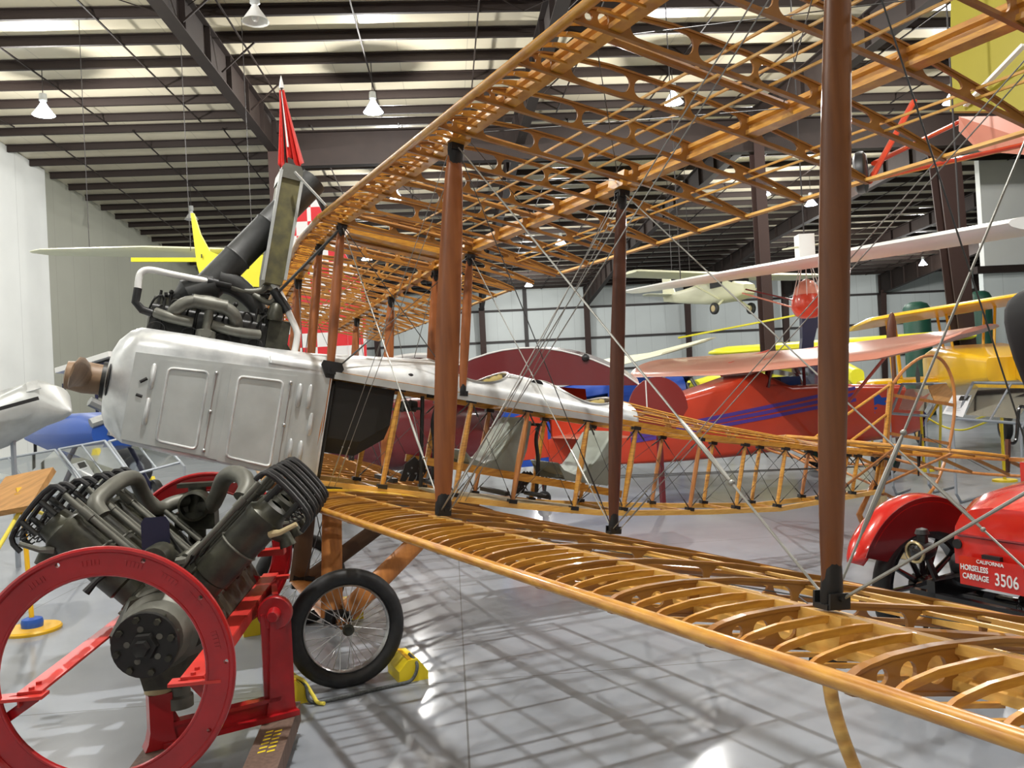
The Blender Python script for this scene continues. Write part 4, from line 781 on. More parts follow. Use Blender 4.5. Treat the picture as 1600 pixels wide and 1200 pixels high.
part(None, 'chock_rope', 'rope', lambda b: b.tube(smooth([k1+V3((.03, -.05, .14)), k1+V3((.08, -.13, .10)), k1+V3((.10, -.17, .012)), k1+V3((.25, -.20, .012)), k1+V3((.45, -.17, .012)), k2+V3((-.12, -.16, .012)), k2+V3((-.02, -.15, .02)), k2+V3((.02, -.14, .10)), k2+V3((.0, -.05, .145))], 6), .010, 8), label='grey rope lying between the two near yellow chocks', cat='rope')
part(None, 'chock_rope', 'yrope', lambda b: b.tube(smooth([k1+V3((-.04, .0, .14)), k1+V3((.06, -.10, .13)), k1+V3((.11, -.16, .05)), k1+V3((.13, -.20, .014)), k1+V3((.16, -.24, .014))], 6), .011, 8), label='short yellow rope loop hanging off the front chock', cat='rope')
# ================================================================== sign stand at the left
fp = floorpt(51, 986); t = thing('sign_stand', fp, 'wooden sign board on a yellow post with round yellow foot', 'sign stand')
part(t, 'round_foot', 'yellowdeep', lambda b: b.lathe([(0, 0), (0, .21), (.02, .215), (.035, .205), (.035, 0)], fp, EZ, 36))
part(t, 'post', 'yellowdeep', lambda b: b.cyl(fp+EZ*.03, D(36, 800, 6.75), .019)); part(t, 'board_bracket', 'yellowdeep', lambda b: (b.box(D(33, 780, 6.78), RH, FH, EZ, .035, .03, .05), b.bar(D(30, 762, 6.80), D(38, 800, 6.75), .05, .02)))
part(t, 'collar', 'blue', lambda b: b.lathe([(.035, 0), (.035, .078), (.07, .082), (.10, .075), (.11, .05), (.11, 0)], fp, EZ, 24), label='blue weight on the foot')
def board(b):
    P = [D(14, 752, 6.98), D(88, 737, 6.98), D(52, 797, 6.66), D(-28, 812, 6.66)]; n = (P[1]-P[0]).cross(P[3]-P[0]).normalized()
    if n.z < 0: n = -n
    slab(b, P, n*.055)
part(t, 'sign_board', 'signwood', board)
part(None, 'barrier_rope', 'yrope', lambda b: b.tube(smooth([D(30, 800, 6.74), D(16, 825, 6.6), D(-6, 862, 6.4)], 5), .016, 8), label='pale yellow rope running left from the sign stand', cat='rope')
part(None, 'barrier_rope', 'yrope', lambda b: b.tube(smooth([D(44, 796, 6.78), D(60, 800, 7.3), D(84, 808, 8.2), D(130, 818, 9.5)], 5), .016, 8), label='pale yellow rope running right from the sign stand behind the engine', cat='rope')
# ================================================================== glazed aluminium barriers
def barrier(P, label, sheet=None, stiles=2, legs=True, group='glazed aluminium barriers'):
    # P: top-left, top-right, bottom-right, bottom-left
    c = (P[2]+P[3])/2; t = thing('display_barrier', V3((c.x, c.y, 0)), label, 'barrier', group)
    fr = part(t, 'frame', 'tube', lambda b: [b.tube([P[i], P[(i+1) % 4]], .019, 8) for i in range(4)])
    for k in range(1, stiles): part(t, 'stile', 'tube', lambda b: b.tube([P[0]+(P[1]-P[0])*(k/stiles), P[3]+(P[2]-P[3])*(k/stiles)], .014, 8))
    part(t, 'pane', 'glass', lambda b: slab(b, P, (P[1]-P[0]).cross(P[3]-P[0]).normalized()*.004))
    if legs:
        for a, q in ((P[0], P[3]), (P[1], P[2])):
            g_ = V3((q.x, q.y, .02)); h_ = V3((a.x-q.x, a.y-q.y, 0)); part(t, 'leg', 'tube', lambda b: b.tube([q, q-(a-q)*.12, V3((q.x, q.y, .14))-h_*.15, g_+h_*.05, g_+h_*1.1], .018, 8))
    if sheet:
        sheet = [p-ray(120, 740).normalized()*.04 for p in sheet]; sh = part(t, 'information_sheet', 'paper', lambda b: slab(b, sheet, (sheet[1]-sheet[0]).cross(sheet[3]-sheet[0]).normalized()*.004))
        a, u_, v_ = sheet[0], sheet[1]-sheet[0], sheet[3]-sheet[0]; n = u_.cross(v_).normalized(); n = n if n.dot(CAM-a) > 0 else -n
        part(sh, 'small_picture', 'enginedark', lambda b: b.add([a+u_*x+v_*y+n*.008 for x, y in ((.45, .06), (.92, .06), (.92, .30), (.45, .30))], [(0, 1, 2, 3)]))
        part(sh, 'text_lines', 'tube', lambda b: [b.add([a+u_*x+v_*y+n*.007 for x, y in ((.1, yy), (.85-.1*(i % 3), yy), (.85-.1*(i % 3), yy+.015), (.1, yy+.015))], [(0, 1, 2, 3)]) for i, yy in enumerate([.38+.055*k for k in range(10)])])
    return t
barrier([D(-60, 728, 12.2), D(86, 703, 12.2), D(133, 764, 11.5), D(-14, 796, 11.5)], 'glazed aluminium barrier at the left edge behind the wooden sign', None, 2)
barrier([D(92, 702, 12.1), D(164, 689, 12.1), D(203, 742, 11.4), D(138, 762, 11.4)], 'glazed aluminium barrier with a white information sheet behind the engine', [D(109, 726, 11.85), D(133, 719, 11.85), D(153, 750, 11.5), D(128, 760, 11.5)], 2)
barrier([D(170, 690, 12.2), D(238, 672, 12.6), D(282, 722, 11.8), D(206, 742, 11.4)], 'glazed aluminium barrier under the silver cowling', None, 2)
barrier([D(1520, 598, 11), D(1640, 600, 11), D(1600, 662, 10.6), D(1492, 654, 10.6)], 'glazed aluminium barrier with white sheet beside the yellow posts at the right', [D(1484, 618, 10.9), D(1514, 618, 10.9), D(1500, 652, 10.62), D(1468, 646, 10.62)], 2)
barrier([D(1410, 600, 12), D(1478, 600, 12), D(1450, 650, 11.6), D(1392, 646, 11.6)], 'narrow glazed aluminium barrier behind the rudder hoop', None, 1)
# stanchions with rope at the right
sp = []
for px, py, base, lb in ((1444, 622, 736, 'yellow rope post behind the rudder hoop'), (1570, 648, 752, 'yellow rope post behind the tailplane at the right edge'), (1365, 640, 728, 'yellow rope post beside the thick foreground strut')):
    f_ = floorpt(px, base); tp_ = V3((f_.x, f_.y, .98)); sp.append(tp_)
    t = thing('stanchion', f_, lb, 'rope post', 'yellow rope posts'); part(t, 'post', 'yellow', lambda b: b.cyl(f_+EZ*.02, tp_, .022, n=10)); part(t, 'foot', 'yellow', lambda b: b.lathe([(0, 0), (0, .17), (.03, .165), (.04, .03)], f_, EZ, 20)); part(t, 'ring', 'yellow', lambda b: b.ball(tp_, .032, n=10, m_=7))
part(None, 'barrier_rope', 'lemon', lambda b: b.tube(smooth([sp[0], sp[0]*.7+sp[1]*.3-EZ*.2, sp[0]*.45+sp[1]*.55-EZ*.24, sp[0]*.2+sp[1]*.8-EZ*.12, sp[1]], 5), .015, 8), label='yellow rope sagging between two yellow posts at the right', cat='rope')
f_ = floorpt(1468, 740); t = thing('sign_stand', f_, 'small tan sign board behind the rudder hoop at the right', 'sign stand')
part(t, 'sign_board', 'signwood', lambda b: slab(b, [D(1450, 606, 11.2), D(1478, 602, 11.2), D(1499, 631, 11.0), D(1460, 630, 11.0)], V3((0, 0, .03)))); part(t, 'post', 'yellow', lambda b: b.cyl(V3((f_.x, f_.y, 0))*0+floorpt(1468, 740), D(1470, 630, 11.1), .018))

# ================================================================== other aeroplanes
class Fr:        # a frame: origin, forward, left, up
    def __init__(s, o, f, up=V3((0, 0, 1))): s.o = V3(o); s.f = f.normalized(); s.l = up.cross(s.f).normalized(); s.u = s.f.cross(s.l)
    def __call__(s, x, y, z): return s.o+s.f*x+s.l*y+s.u*z
def hdg(lat, d): return (RH*lat+FH*d).normalized()
def fuselage(b, F, secs, n=4, r=.35):       # (x, half width, zbot, ztop[, corner])
    S = []
    for q in secs:
        x, hw, zb, zt = q[:4]; k = q[4] if len(q) > 4 else r; rr = min(hw, (zt-zb)/2)*k*2*.98; P = []
        for cy, cz, a0 in ((hw-rr, zt-rr, 0), (-hw+rr, zt-rr, pi/2), (-hw+rr, zb+rr, pi), (hw-rr, zb+rr, 3*pi/2)):
            for i in range(n+1): t = a0+pi/2*i/n; P.append(F(x, cy+rr*cos(t), cz+rr*sin(t)))
        S.append(P)
    b.loft(S)
def airfoil(c, t, n=10): return [(c*(.5+.5*cos(pi*i/n)), t*.75*sin(pi*i/n)**.8*(1 if i <= n/2 else 1)) for i in range(n+1)]+[(c*(.5-.5*cos(pi*i/n)), -t*.25*sin(pi*i/n)**.8) for i in range(1, n)]
def wing(b, F, x0, ys, zs, cs, t, inc=0.0, xo=None):      # x0 leading edge x, lists along span
    S = []
    for i, (y, z, c) in enumerate(zip(ys, zs, cs)):
        S.append([F(x0-(c-u)*1.0*cos(inc)+(xo[i] if xo else 0)-0, y, z+w_-(c-u)*sin(inc)) for u, w_ in airfoil(c, t*c/max(cs))])
    b.loft(S)
def wheel(t, c, ax, r, w, hubm='white', hr=.5, tyre='rubber'):
    wh = part(t, 'wheel', tyre, lambda b: b.lathe([(-w/2, r*.55), (-w*.5, r*.8), (-w*.3, r*.97), (0, r), (w*.3, r*.97), (w*.5, r*.8), (w/2, r*.55)], c, ax, 28))
    part(wh, 'hub', hubm, lambda b: b.lathe([(-w*.5, 0), (-w*.52, r*.2), (-w*.42, r*.58), (w*.42, r*.58), (w*.52, r*.2), (w*.5, 0)], c, ax, 20))
# --- orange-red cabin monoplane with blue stripes
F = Fr(G(4.2, 14, 0), hdg(.93, .37)); op = thing('monoplane', F(0, 0, 0), 'orange-red high-wing cabin aeroplane with purple-blue side stripes and salmon wing', 'aeroplane')
fs = [(-4.0, .05, .62, .98), (-3.3, .14, .54, 1.15), (-2.2, .30, .50, 1.42), (-1.1, .44, .50, 1.66), (-.35, .50, .52, 1.84), (.2, .52, .53, 1.60), (1.0, .53, .54, 1.60), (1.5, .52, .55, 1.56), (2.6, .48, .58, 1.50), (3.1, .42, .66, 1.42), (3.25, .3, .76, 1.32)]
fb = part(op, 'fuselage', 'orange', lambda b: fuselage(b, F, fs, r=.12))
part(op, 'cabin_roof', 'salmon', lambda b: fuselage(b, F, [(-.5, .40, 1.80, 1.93), (.0, .42, 1.92, 2.0), (1.05, .42, 2.04, 2.16)], r=.2))
part(op, 'cabin_window', 'glass', lambda b: slab(b, [F(-.25, -.51, 1.60), F(1.2, -.52, 1.58), F(1.0, -.45, 2.02), F(-.1, -.45, 1.88)], F.l*.01)); part(op, 'cabin_window', 'glass', lambda b: slab(b, [F(-.25, .51, 1.60), F(1.2, .52, 1.58), F(1.0, .45, 2.02), F(-.1, .45, 1.88)], F.l*-.01))
part(op, 'windscreen', 'glass', lambda b: slab(b, [F(1.5, -.45, 1.56), F(1.5, .45, 1.56), F(1.05, .40, 2.04), F(1.05, -.40, 2.04)], F.f*.01))
for s_ in (-1, 1):
    for x0, x1 in ((-.3, -.12), (.45, .5), (1.28, 1.02)): part(op, 'cabin_post', 'maroon', lambda b: b.bar(F(x0, .50*s_, 1.58), F(x1, .44*s_, 2.0), .05, .05))
    part(op, 'wing_strut', 'orange', lambda b: b.tube([F(.6, .5*s_, .62), F(.6, 2.2*s_, 2.05)], .035, 8, flat=.5)); part(op, 'gear_leg', 'orange', lambda b: (b.tube([F(1.7, .3*s_, .62), F(1.75, .75*s_, .32)], .035, 8)))
part(op, 'cabin_bench', 'brightblue', lambda b: b.box(F(.3, 0, 1.62), F.f, F.l, F.u, .2, .35, .12))
wing_secs = dict(ys=[-3.9, -3.75, -3.2, 0, 3.2, 3.75, 3.9], zs=[2.25, 2.24, 2.22, 2.16, 2.22, 2.24, 2.25], cs=[.6, 1.2, 1.8, 1.9, 1.8, 1.2, .6])
ow = part(op, 'wing', 'salmon', lambda b: wing(b, F, 1.05, t=.16, inc=.18, xo=[-.5, -.2, 0, 0, 0, -.2, -.5], **wing_secs))
for s_ in (-1, 1):
    part(ow, 'aileron_gap', 'maroon', lambda b: b.bar(F(-.02, 3.3*s_, 2.125), F(-.02, 1.9*s_, 2.085), .02, .012)); part(ow, 'wing_stripe', 'orange', lambda b: b.bar(F(-.3, .45*s_, 2.03), F(.8, .75*s_, 2.24), .06, .012))
for y, z0, z1, x0, x1 in ((-.50, .98, 1.50, -2.7, 1.6), (-.50, .92, 1.40, -2.7, 1.6), (-.50, .86, 1.30, -2.7, 1.6)):
    part(op, 'side_stripe', 'purple', lambda b: [b.bar(F(xa, -interp(xa, [q[0] for q in fs], [q[1] for q in fs])-.004, z0+(z1-z0)*(xa-x0)/(x1-x0)), F(xb, -interp(xb, [q[0] for q in fs], [q[1] for q in fs])-.004, z0+(z1-z0)*(xb-x0)/(x1-x0)), .008, .055) for xa, xb in zip([-2.7, -2.2, -1.1, -.35, .2, 1.0], [-2.2, -1.1, -.35, .2, 1.0, 1.5])])
part(op, 'cowl_emblem', 'brightblue', lambda b: [b.plate([(x+rx*cos(q)*(1+.3*sin(5*q)), z+rz*sin(q)*(1+.3*sin(5*q))) for q in [2*pi*k/30 for k in range(30)]], [], F(0, -.50, 0), F.f, F.u, .01) for x, z, rx, rz in ((2.0, 1.25, .22, .08), (1.8, 1.10, .15, .07))], label='ragged blue flame marking on the cowl')
part(op, 'cowl_front', 'brightblue', lambda b: b.lathe([(0, .46), (.03, .47), (.10, .44), (.12, .36)], F(3.15, 0, 1.05), F.f, 24)); part(op, 'engine_cylinders', 'enginedark', lambda b: b.lathe([(0, .36), (.05, .38), (.06, .1)], F(3.28, 0, 1.05), F.f, 14))
part(op, 'propeller', 'black', lambda b: b.loft([[F(3.5+.03*cos(q), .09*k*cos(q), 1.05+z) for q in [2*pi*j/8 for j in range(8)]] for z, k in ((-.85, .3), (-.6, .9), (-.15, .6), (0, .5), (.15, .6), (.6, .9), (.85, .3))]))
rp = part(op, 'rudder', 'brightblue', lambda b: b.plate([(-3.95, .60), (-4.45, .60), (-4.80, .80), (-4.85, 1.15), (-4.65, 1.45), (-4.3, 1.55), (-4.05, 1.45), (-3.95, 1.2)], [], F(0, 0, 0), F.f, F.u, .05))
part(rp, 'red_field', 'orange', lambda b: b.plate([(-4.0, .72), (-4.42, .70), (-4.68, .85), (-4.72, 1.12), (-4.56, 1.34), (-4.28, 1.42), (-4.0, 1.3)], [], F(0, 0, 0), F.f, F.u, .058), label='red middle of the blue edged rudder')
part(op, 'fin', 'orange', lambda b: b.plate([(-3.2, 1.1), (-3.92, .62), (-3.92, 1.42), (-3.6, 1.3)], [], F(0, 0, 0), F.f, F.u, .05)); part(op, 'tailplane', 'salmon', lambda b: wing(b, F, -3.2, [-1.2, -1.0, 0, 1.0, 1.2], [1.0]*5, [.3, .6, .75, .6, .3], .05))
for s_ in (-1, 1): wheel(op, F(1.8, .8*s_, .29), F.l, .29, .16, 'darkgreen')
wheel(op, F(-4.1, 0, .11), F.l, .11, .06); part(op, 'tail_wheel_fork', 'black', lambda b: b.cyl(F(-4.0, 0, .66), F(-4.1, 0, .13), .02))
# --- maroon monoplane behind the fuselage skeleton
t = thing('monoplane', G(-1.0, 13.8, 0), 'dark maroon low-slung monoplane with pale-edged arched wings behind the skeleton', 'aeroplane')
def mw(b, P0, P1, dp, h, n=14):     # arched wing: chord from P0 to P1, spanning in dp
    S = []
    for k in (0, .5, 1):
        o = dp*k; S.append([P0+(P1-P0)*(i/n)+V3((0, 0, h*sin(pi*i/n)**.8))+o for i in range(n+1)]+[P0+(P1-P0)*(1-i/n)+V3((0, 0, -.03*h*sin(pi*i/n)))+o for i in range(1, n)])
    b.loft(S)
mwp = part(t, 'wing', 'maroon', lambda b: mw(b, D(672, 598, 12.5), D(1000, 602, 12.2), (RH*.3+FH*2.2)+V3((0, 0, .12)), .54), label='maroon arched wing nearest the rear strut')
part(mwp, 'top_edge', 'white', lambda b: b.tube([D(672, 598, 12.5)+(D(1000, 602, 12.2)-D(672, 598, 12.5))*(i/14)+V3((0, 0, .54*sin(pi*i/14)**.8))-FH*.005 for i in range(15)], .012, 6)); part(mwp, 'tip_light', 'black', lambda b: b.ball(D(915, 562, 12.25)+V3((0, 0, .03)), .06, n=8, m_=6))
mw2 = part(t, 'wing', 'maroon', lambda b: mw(b, D(560, 582, 14.9), D(775, 590, 14.6), (RH*-.4+FH*2.4), .34), label='maroon arched wing farther left')
part(mw2, 'top_edge', 'white', lambda b: b.tube([D(560, 582, 14.9)+(D(775, 590, 14.6)-D(560, 582, 14.9))*(i/14)+V3((0, 0, .35*sin(pi*i/14)**.8))-FH*.01 for i in range(15)], [.02+.03*sin(pi*i/14) for i in range(15)], 6))
F2 = Fr(G(-1.0, 13.8, 0), hdg(-1, .12)); part(t, 'fuselage', 'maroon', lambda b: fuselage(b, F2, [(-1.7, .15, .85, 1.4), (-1.2, .35, .65, 1.65), (0, .5, .52, 1.75), (1.2, .5, .52, 1.7), (1.9, .42, .6, 1.5), (2.1, .25, .8, 1.35)], r=.4))
part(t, 'fairing', 'orange', lambda b: b.loft([[G(l, d, z+.05*k) for l, d, z in ((.55, 12.6, 1.42), (1.15, 12.9, 1.40), (1.15, 13.1, 1.66), (.5, 12.8, 1.74))] for k in (0, 1)], smooth=False), label='orange red lower wing surface')
for s_ in (-1, 1): wheel(t, F2(.6, .8*s_, .3), F2.l, .3, .15, 'greyplane'); part(t, 'gear_leg', 'maroon', lambda b: b.tube([F2(.6, .35*s_, .62), F2(.6, .8*s_, .3)], .04, 8))
part(t, 'tail_strut', 'maroon', lambda b: b.cyl(F2(-1.4, 0, .8), F2(-1.45, 0, .02), .03))
# maroon half-round rudder sticking up behind the turtle deck
t = thing('rudder_display', floorpt(1028, 760)*1, 'dark maroon half-round tail rudder with white hinge line behind the wooden turtle deck', 'rudder')
rc = D(1028, 640, 11.2); t.location = V3((rc.x, rc.y, 0))
part(t, 'rudder', 'ruddermaroon', lambda b: b.plate([(.40*cos(q)-.0, .44*sin(q)) for q in [pi*k/20 for k in range(21)]]+[(-.2, -.3), (.2, -.3)], [], rc, RH, EZ, .05)); part(t, 'hinge_line', 'white', lambda b: b.bar(rc-RH*.15-FH*.03-EZ*.0, rc-RH*.15-FH*.03+EZ*.40, .015, .01, up=FH)); part(t, 'stand_post', 'maroon', lambda b: b.bar(V3((rc.x, rc.y, 0)), rc-EZ*.25, .06, .06))
# --- yellow biplane
F = Fr(G(9.2, 19, 0), hdg(-.35, -.94)); t = thing('biplane', F(0, 0, 0), 'bright yellow fabric-covered biplane at the far right', 'aeroplane')
F3 = Fr(G(10.2, 18.5, 0), hdg(.25, .97)); t.location = F3(0, 0, 0)
part(t, 'upper_wing', 'planeyellow', lambda b: wing(b, F3, .8, [-3.2, -2.9, -1, 0, 1.6, 2.2, 2.4], [3.3, 3.28, 3.1, 3.0, 2.84, 2.77, 2.75], [1.2, 2.1, 2.2, 2.2, 2.2, 2.1, 1.1], .16, -.04)); part(t, 'lower_wing', 'planeyellow', lambda b: wing(b, F3, .6, [-3.2, -2.9, 0, 2.1, 2.3], [1.60, 1.58, 1.5, 1.50, 1.50], [.7, 1.2, 1.3, 1.2, .7], .15, .02))
part(t, 'fuselage', 'planeyellow', lambda b: fuselage(b, F3, [(-3.0, .5, 1.45, 1.9), (-1.5, .78, 1.35, 2.1), (0, .85, 1.1, 2.25), (1.3, .7, 1.0, 2.2), (1.9, .4, 1.1, 2.0)], r=.2)); part(t, 'engine', 'enginedark', lambda b: b.lathe([(0, .3), (.1, .5), (.35, .5), (.4, .2)], F3(1.9, 0, 1.55), F3.f, 18))
for y in (-2.4, 1.5):
    for x in (.5, -.3): part(t, 'interplane_strut', 'planeyellow', lambda b: b.tube([F3(x, y, 1.58), F3(x+.1, y+.05, 3.0 if y < 0 else 2.84)], .05, 8, flat=.5))
for x, y in ((.5, -.5), (-.3, -.5), (.5, .5), (-.3, .5)): part(t, 'cabane_strut', 'planeyellow', lambda b: b.tube([F3(x, y*.8, 2.1), F3(x+.1, y, 3.1)], .03, 8))
part(t, 'wing_slot', 'black', lambda b: b.box(F3(-.76, -1.7, 1.70), F3.f, F3.l, F3.u, .02, .12, .05)); part(t, 'upper_wing_text', 'black', lambda b: b.box(F3(-1.2, -.45, 1.93), F3.f, F3.l, F3.u, .15, .01, .06)) if 0 else None
for s_ in (-1, 1): wheel(t, F3(1.0, .9*s_, .35), F3.l, .35, .18, 'planeyellow'); part(t, 'gear_leg', 'planeyellow', lambda b: b.tube([F3(.9, .4*s_, 1.1), F3(1.0, .9*s_, .35)], .05, 8))
part(t, 'tail_skid', 'black', lambda b: b.cyl(F3(-3.0, 0, 1.35), F3(-3.3, 0, .0), .03)); part(t, 'fin', 'planeyellow', lambda b: b.plate([(-3.4, 1.4), (-2.6, 1.6), (-3.0, 2.3), (-3.5, 2.3)], [], F3(0, 0, 0), F3.f, F3.u, .05))
# wooden propeller upright in front of it
t = thing('propeller_display', floorpt(1393, 748), 'upright dark brown propeller blade behind the salmon wing', 'propeller'); pc = D(1393, 515, 16.5); t.location = V3((pc.x, pc.y, 0))
part(t, 'blade', 'darkwood', lambda b: b.loft([[pc+RH*(.10*k*cos(q)+.25*z*.3)+FH*.03*sin(q)+EZ*z for q in [2*pi*j/8 for j in range(8)]] for z, k in ((-.45, .8), (-.1, 1), (.15, .9), (.30, .5), (.34, .1))])); part(t, 'stand_post', 'darkwood', lambda b: b.bar(V3((pc.x, pc.y, 0)), pc-EZ*.4, .06, .06))
# --- cream high-wing aeroplane hanging far off
def cables(t, pts, r=.012):
    for p in pts:
        dd = (V3((p.x, p.y, 0))-V3((CAM.x, CAM.y, 0))).dot(BR_); part(t, 'suspension_cable', 'girt', lambda b: b.cyl(p, V3((p.x, p.y, ceil_z(dd)-.02)), r, n=5))
c0 = D(1128, 456, 34); F = Fr(c0, hdg(.45, -.9)); t = thing('monoplane', c0, 'cream high-wing aeroplane hanging from the roof in front of the far wall', 'aeroplane')
part(t, 'fuselage', 'cream', lambda b: fuselage(b, F, [(-3.8, .08, .05, .35), (-2, .35, -.25, .4), (-.6, .5, -.45, .5), (.6, .55, -.45, .5), (1.3, .5, -.4, .2), (1.6, .3, -.25, .1)], r=.3)); part(t, 'wing', 'cream', lambda b: wing(b, F, .9, [-4.8, -4.5, 0, 4.5, 4.8], [.62, .62, .58, .62, .62], [.8, 1.5, 1.6, 1.5, .8], .2))
part(t, 'tailplane', 'cream', lambda b: wing(b, F, -3.0, [-1.5, -1.2, 0, 1.2, 1.5], [.3]*5, [.4, .8, .9, .8, .4], .06)); part(t, 'fin', 'cream', lambda b: b.plate([(-3.9, .2), (-3.0, .3), (-3.4, 1.15), (-3.9, 1.2)], [], F(0, 0, 0), F.f, F.u, .05))
for s_ in (-1, 1):
    part(t, 'cabin_window', 'black', lambda b: b.box(F(.3, .55*s_, .25), F.f, F.l, F.u, .35, .02, .12)); wheel(t, F(.6, .95*s_, -.75), F.l, .24, .16, 'tan'); part(t, 'gear_leg', 'cream', lambda b: b.tube([F(.5, .4*s_, -.4), F(.6, .9*s_, -.72)], .05, 6)); part(t, 'wing_strut', 'cream', lambda b: b.tube([F(.4, .5*s_, -.35), F(.4, 2.4*s_, .5)], .04, 6))
part(t, 'windscreen', 'black', lambda b: b.box(F(1.0, 0, .30), F.f, F.l, F.u, .1, .45, .10)); cables(t, [F(.5, 2, .7), F(.5, -2, .7), F(-3.2, 0, .4)])
# --- long white wing with red pod
P0, P1 = D(985, 456, 21), D(1640, 348, 8.6); t = thing('glider', (P0+P1)/2, 'long thin white wing slung across the hall with a red netted pod below', 'glider')
ud = (P1-P0).normalized(); nd = ud.cross(EZ).normalized()
def lw(b):
    b.loft([[P0+(P1-P0)*k+nd*(c*.5*cos(q))+EZ*(h*sin(q)) for q in [2*pi*j/16 for j in range(16)]] for k, c, h in ((0, .25, .03), (.03, .6, .06), (.3, .9, .075), (.7, 1.0, .085), (1, 1.0, .085))])
part(t, 'wing', 'white', lw)
pw = D(1262, 470, 14.0); wtop = P0+(P1-P0)*(((pw-P0).dot(ud))/((P1-P0).length)); wtop = V3((pw.x, pw.y, wtop.z))
pod = part(t, 'pod', 'orange', lambda b: b.lathe([(-.30, .0), (-.29, .12), (-.24, .21), (-.12, .27), (.02, .26), (.12, .22), (.14, .0)], pw, EZ, 24), label='orange red bowl of the pod'); part(pod, 'pod_top', 'salmon', lambda b: b.lathe([(.10, .23), (.2, .20), (.32, .12), (.38, 0)], pw, EZ, 24))
part(t, 'netting', 'white', lambda b: [b.cyl(pw+V3((.25*cos(q), .25*sin(q), 0)), V3((pw.x+.10*cos(q), pw.y+.10*sin(q), wtop.z)), .008, n=5) for q in [2*pi*k/8 for k in range(8)]])
eg = V3((wtop.x, wtop.y, wtop.z)); part(t, 'engine_box', 'white', lambda b: b.box(eg+EZ*.28, RH, FH, EZ, .13, .12, .26)); part(t, 'propeller', 'cream', lambda b: b.tube([eg+EZ*.30-RH*.40-FH*.1, eg+EZ*.35, eg+EZ*.38+RH*.3], [.03, .05, .02], 8, flat=.4))
cables(t, [P0+(P1-P0)*.25, P0+(P1-P0)*.9, eg+EZ*.5]); part(t, 'boom', 'maroon', lambda b: b.tube([D(1165, 452, 15), D(1245, 470, 14.2)], .015, 6)); part(t, 'boom', 'salmon', lambda b: b.tube([D(1160, 458, 15), D(1245, 482, 14.2)], .015, 6))
# --- far yellow wing, navy tail, cream and blue aircraft in the middle distance
t = thing('monoplane', G(11.2, 30, 0), 'far lemon yellow low wing seen edge-on beyond the salmon wing', 'aeroplane'); F = Fr(G(11.2, 30, 0), hdg(.1, 1))
part(t, 'wing', 'lemon', lambda b: wing(b, F, .8, [-5, 3.3, 3.7, 3.9], [2.85, 2.75, 2.78, 2.8], [1.6, 1.5, 1.0, .4], .36)); part(t, 'fuselage', 'lemon', lambda b: fuselage(b, F, [(-4, .2, 1.4, 1.9), (0, .5, 1.3, 2.6), (2, .5, 1.3, 2.3)], r=.4))
for s_ in (-1, 1): wheel(t, F(.6, .9*s_, .4), F.l, .4, .2); part(t, 'gear_leg', 'lemon', lambda b: b.cyl(F(.6, .4*s_, 1.35), F(.6, .9*s_, .4), .05))
part(t, 'tail_skid', 'black', lambda b: b.cyl(F(-3.8, 0, 1.45), F(-3.9, 0, 0), .04))
t = thing('rotorcraft', G(7.6, 21, 0), 'navy blue curved tail boom with thin yellow rotor blade beside the thick foreground strut', 'gyroplane')
q0 = D(1268, 528, 21); part(t, 'mast', 'navy', lambda b: b.plate([(-.24, .62), (.32, .62), (.30, .45), (.12, .25), (.02, -.1), (0, -.4), (-.32, -.4), (-.26, .0)], [], q0, RH, EZ, .2)); part(t, 'rotor_head', 'black', lambda b: (b.box(q0+EZ*.66, RH, FH, EZ, .35, .1, .05), b.cyl(q0+EZ*.6, q0+EZ*.85, .08))); part(t, 'rotor_blade', 'lemon', lambda b: b.bar(q0+EZ*.64, D(1060, 528, 22.0), .18, .04)); part(t, 'fuselage', 'navy', lambda b: b.loft([[V3((q0.x, q0.y, z))+RH*x*k+FH*y*k for x, y in ((-.4, -.5), (.4, -.5), (.4, .5), (-.4, .5))] for z, k in ((.5, .8), (.7, 1), (1.8, 1), (q0.z-.35, .6))], smooth=False))
for s_ in (-1, 1): c_ = V3((q0.x, q0.y, .25))+RH*.6*s_; wheel(t, c_, RH, .25, .14); part(t, 'gear_leg', 'navy', lambda b: b.cyl(c_, V3((q0.x, q0.y, .6))+RH*.3*s_, .04))
t = thing('monoplane', G(3.2, 17.5, 0), 'cream-winged blue aeroplane with dark engine behind the rear strut', 'aeroplane'); F = Fr(G(3.35, 22.2, 0), hdg(.98, .2)); t.location = F(0, 0, 0)
part(t, 'wing', 'cream', lambda b: wing(b, F, .6, [-3.6, -3.4, 0, 3.4, 3.6], [2.72, 2.70, 2.58, 2.62, 2.62], [.5, 1.3, 1.5, 1.3, .5], .12, .24)); part(t, 'fuselage', 'brightblue', lambda b: fuselage(b, F, [(-3.2, .1, 1.2, 1.6), (-1, .45, 1.05, 2.0), (.6, .5, 1.0, 2.1), (1.2, .4, 1.1, 2.0)], r=.6)); part(t, 'engine', 'black', lambda b: [b.cyl(F(1.3, 0, 1.8), F(1.3, .5*cos(q), 1.8+.5*sin(q)), .09, n=8) for q in [2*pi*k/5+.3 for k in range(5)]])
part(t, 'propeller', 'enginedark', lambda b: b.tube([F(1.6, -.5, 1.35), F(1.55, 0, 1.8), F(1.6, .5, 2.3)], [.03, .07, .03], 8, flat=.4))
for s_ in (-1, 1): wheel(t, F(.9, .8*s_, .3), F.l, .3, .16); part(t, 'gear_leg', 'brightblue', lambda b: b.cyl(F(.9, .35*s_, 1.1), F(.9, .8*s_, .3), .04)); part(t, 'wing_strut', 'cream', lambda b: b.cyl(F(.2, .4*s_, 1.3), F(.2, 2.0*s_, 2.3), .03))
part(t, 'tail_skid', 'black', lambda b: b.cyl(F(-3.1, 0, 1.25), F(-3.2, 0, 0), .03))
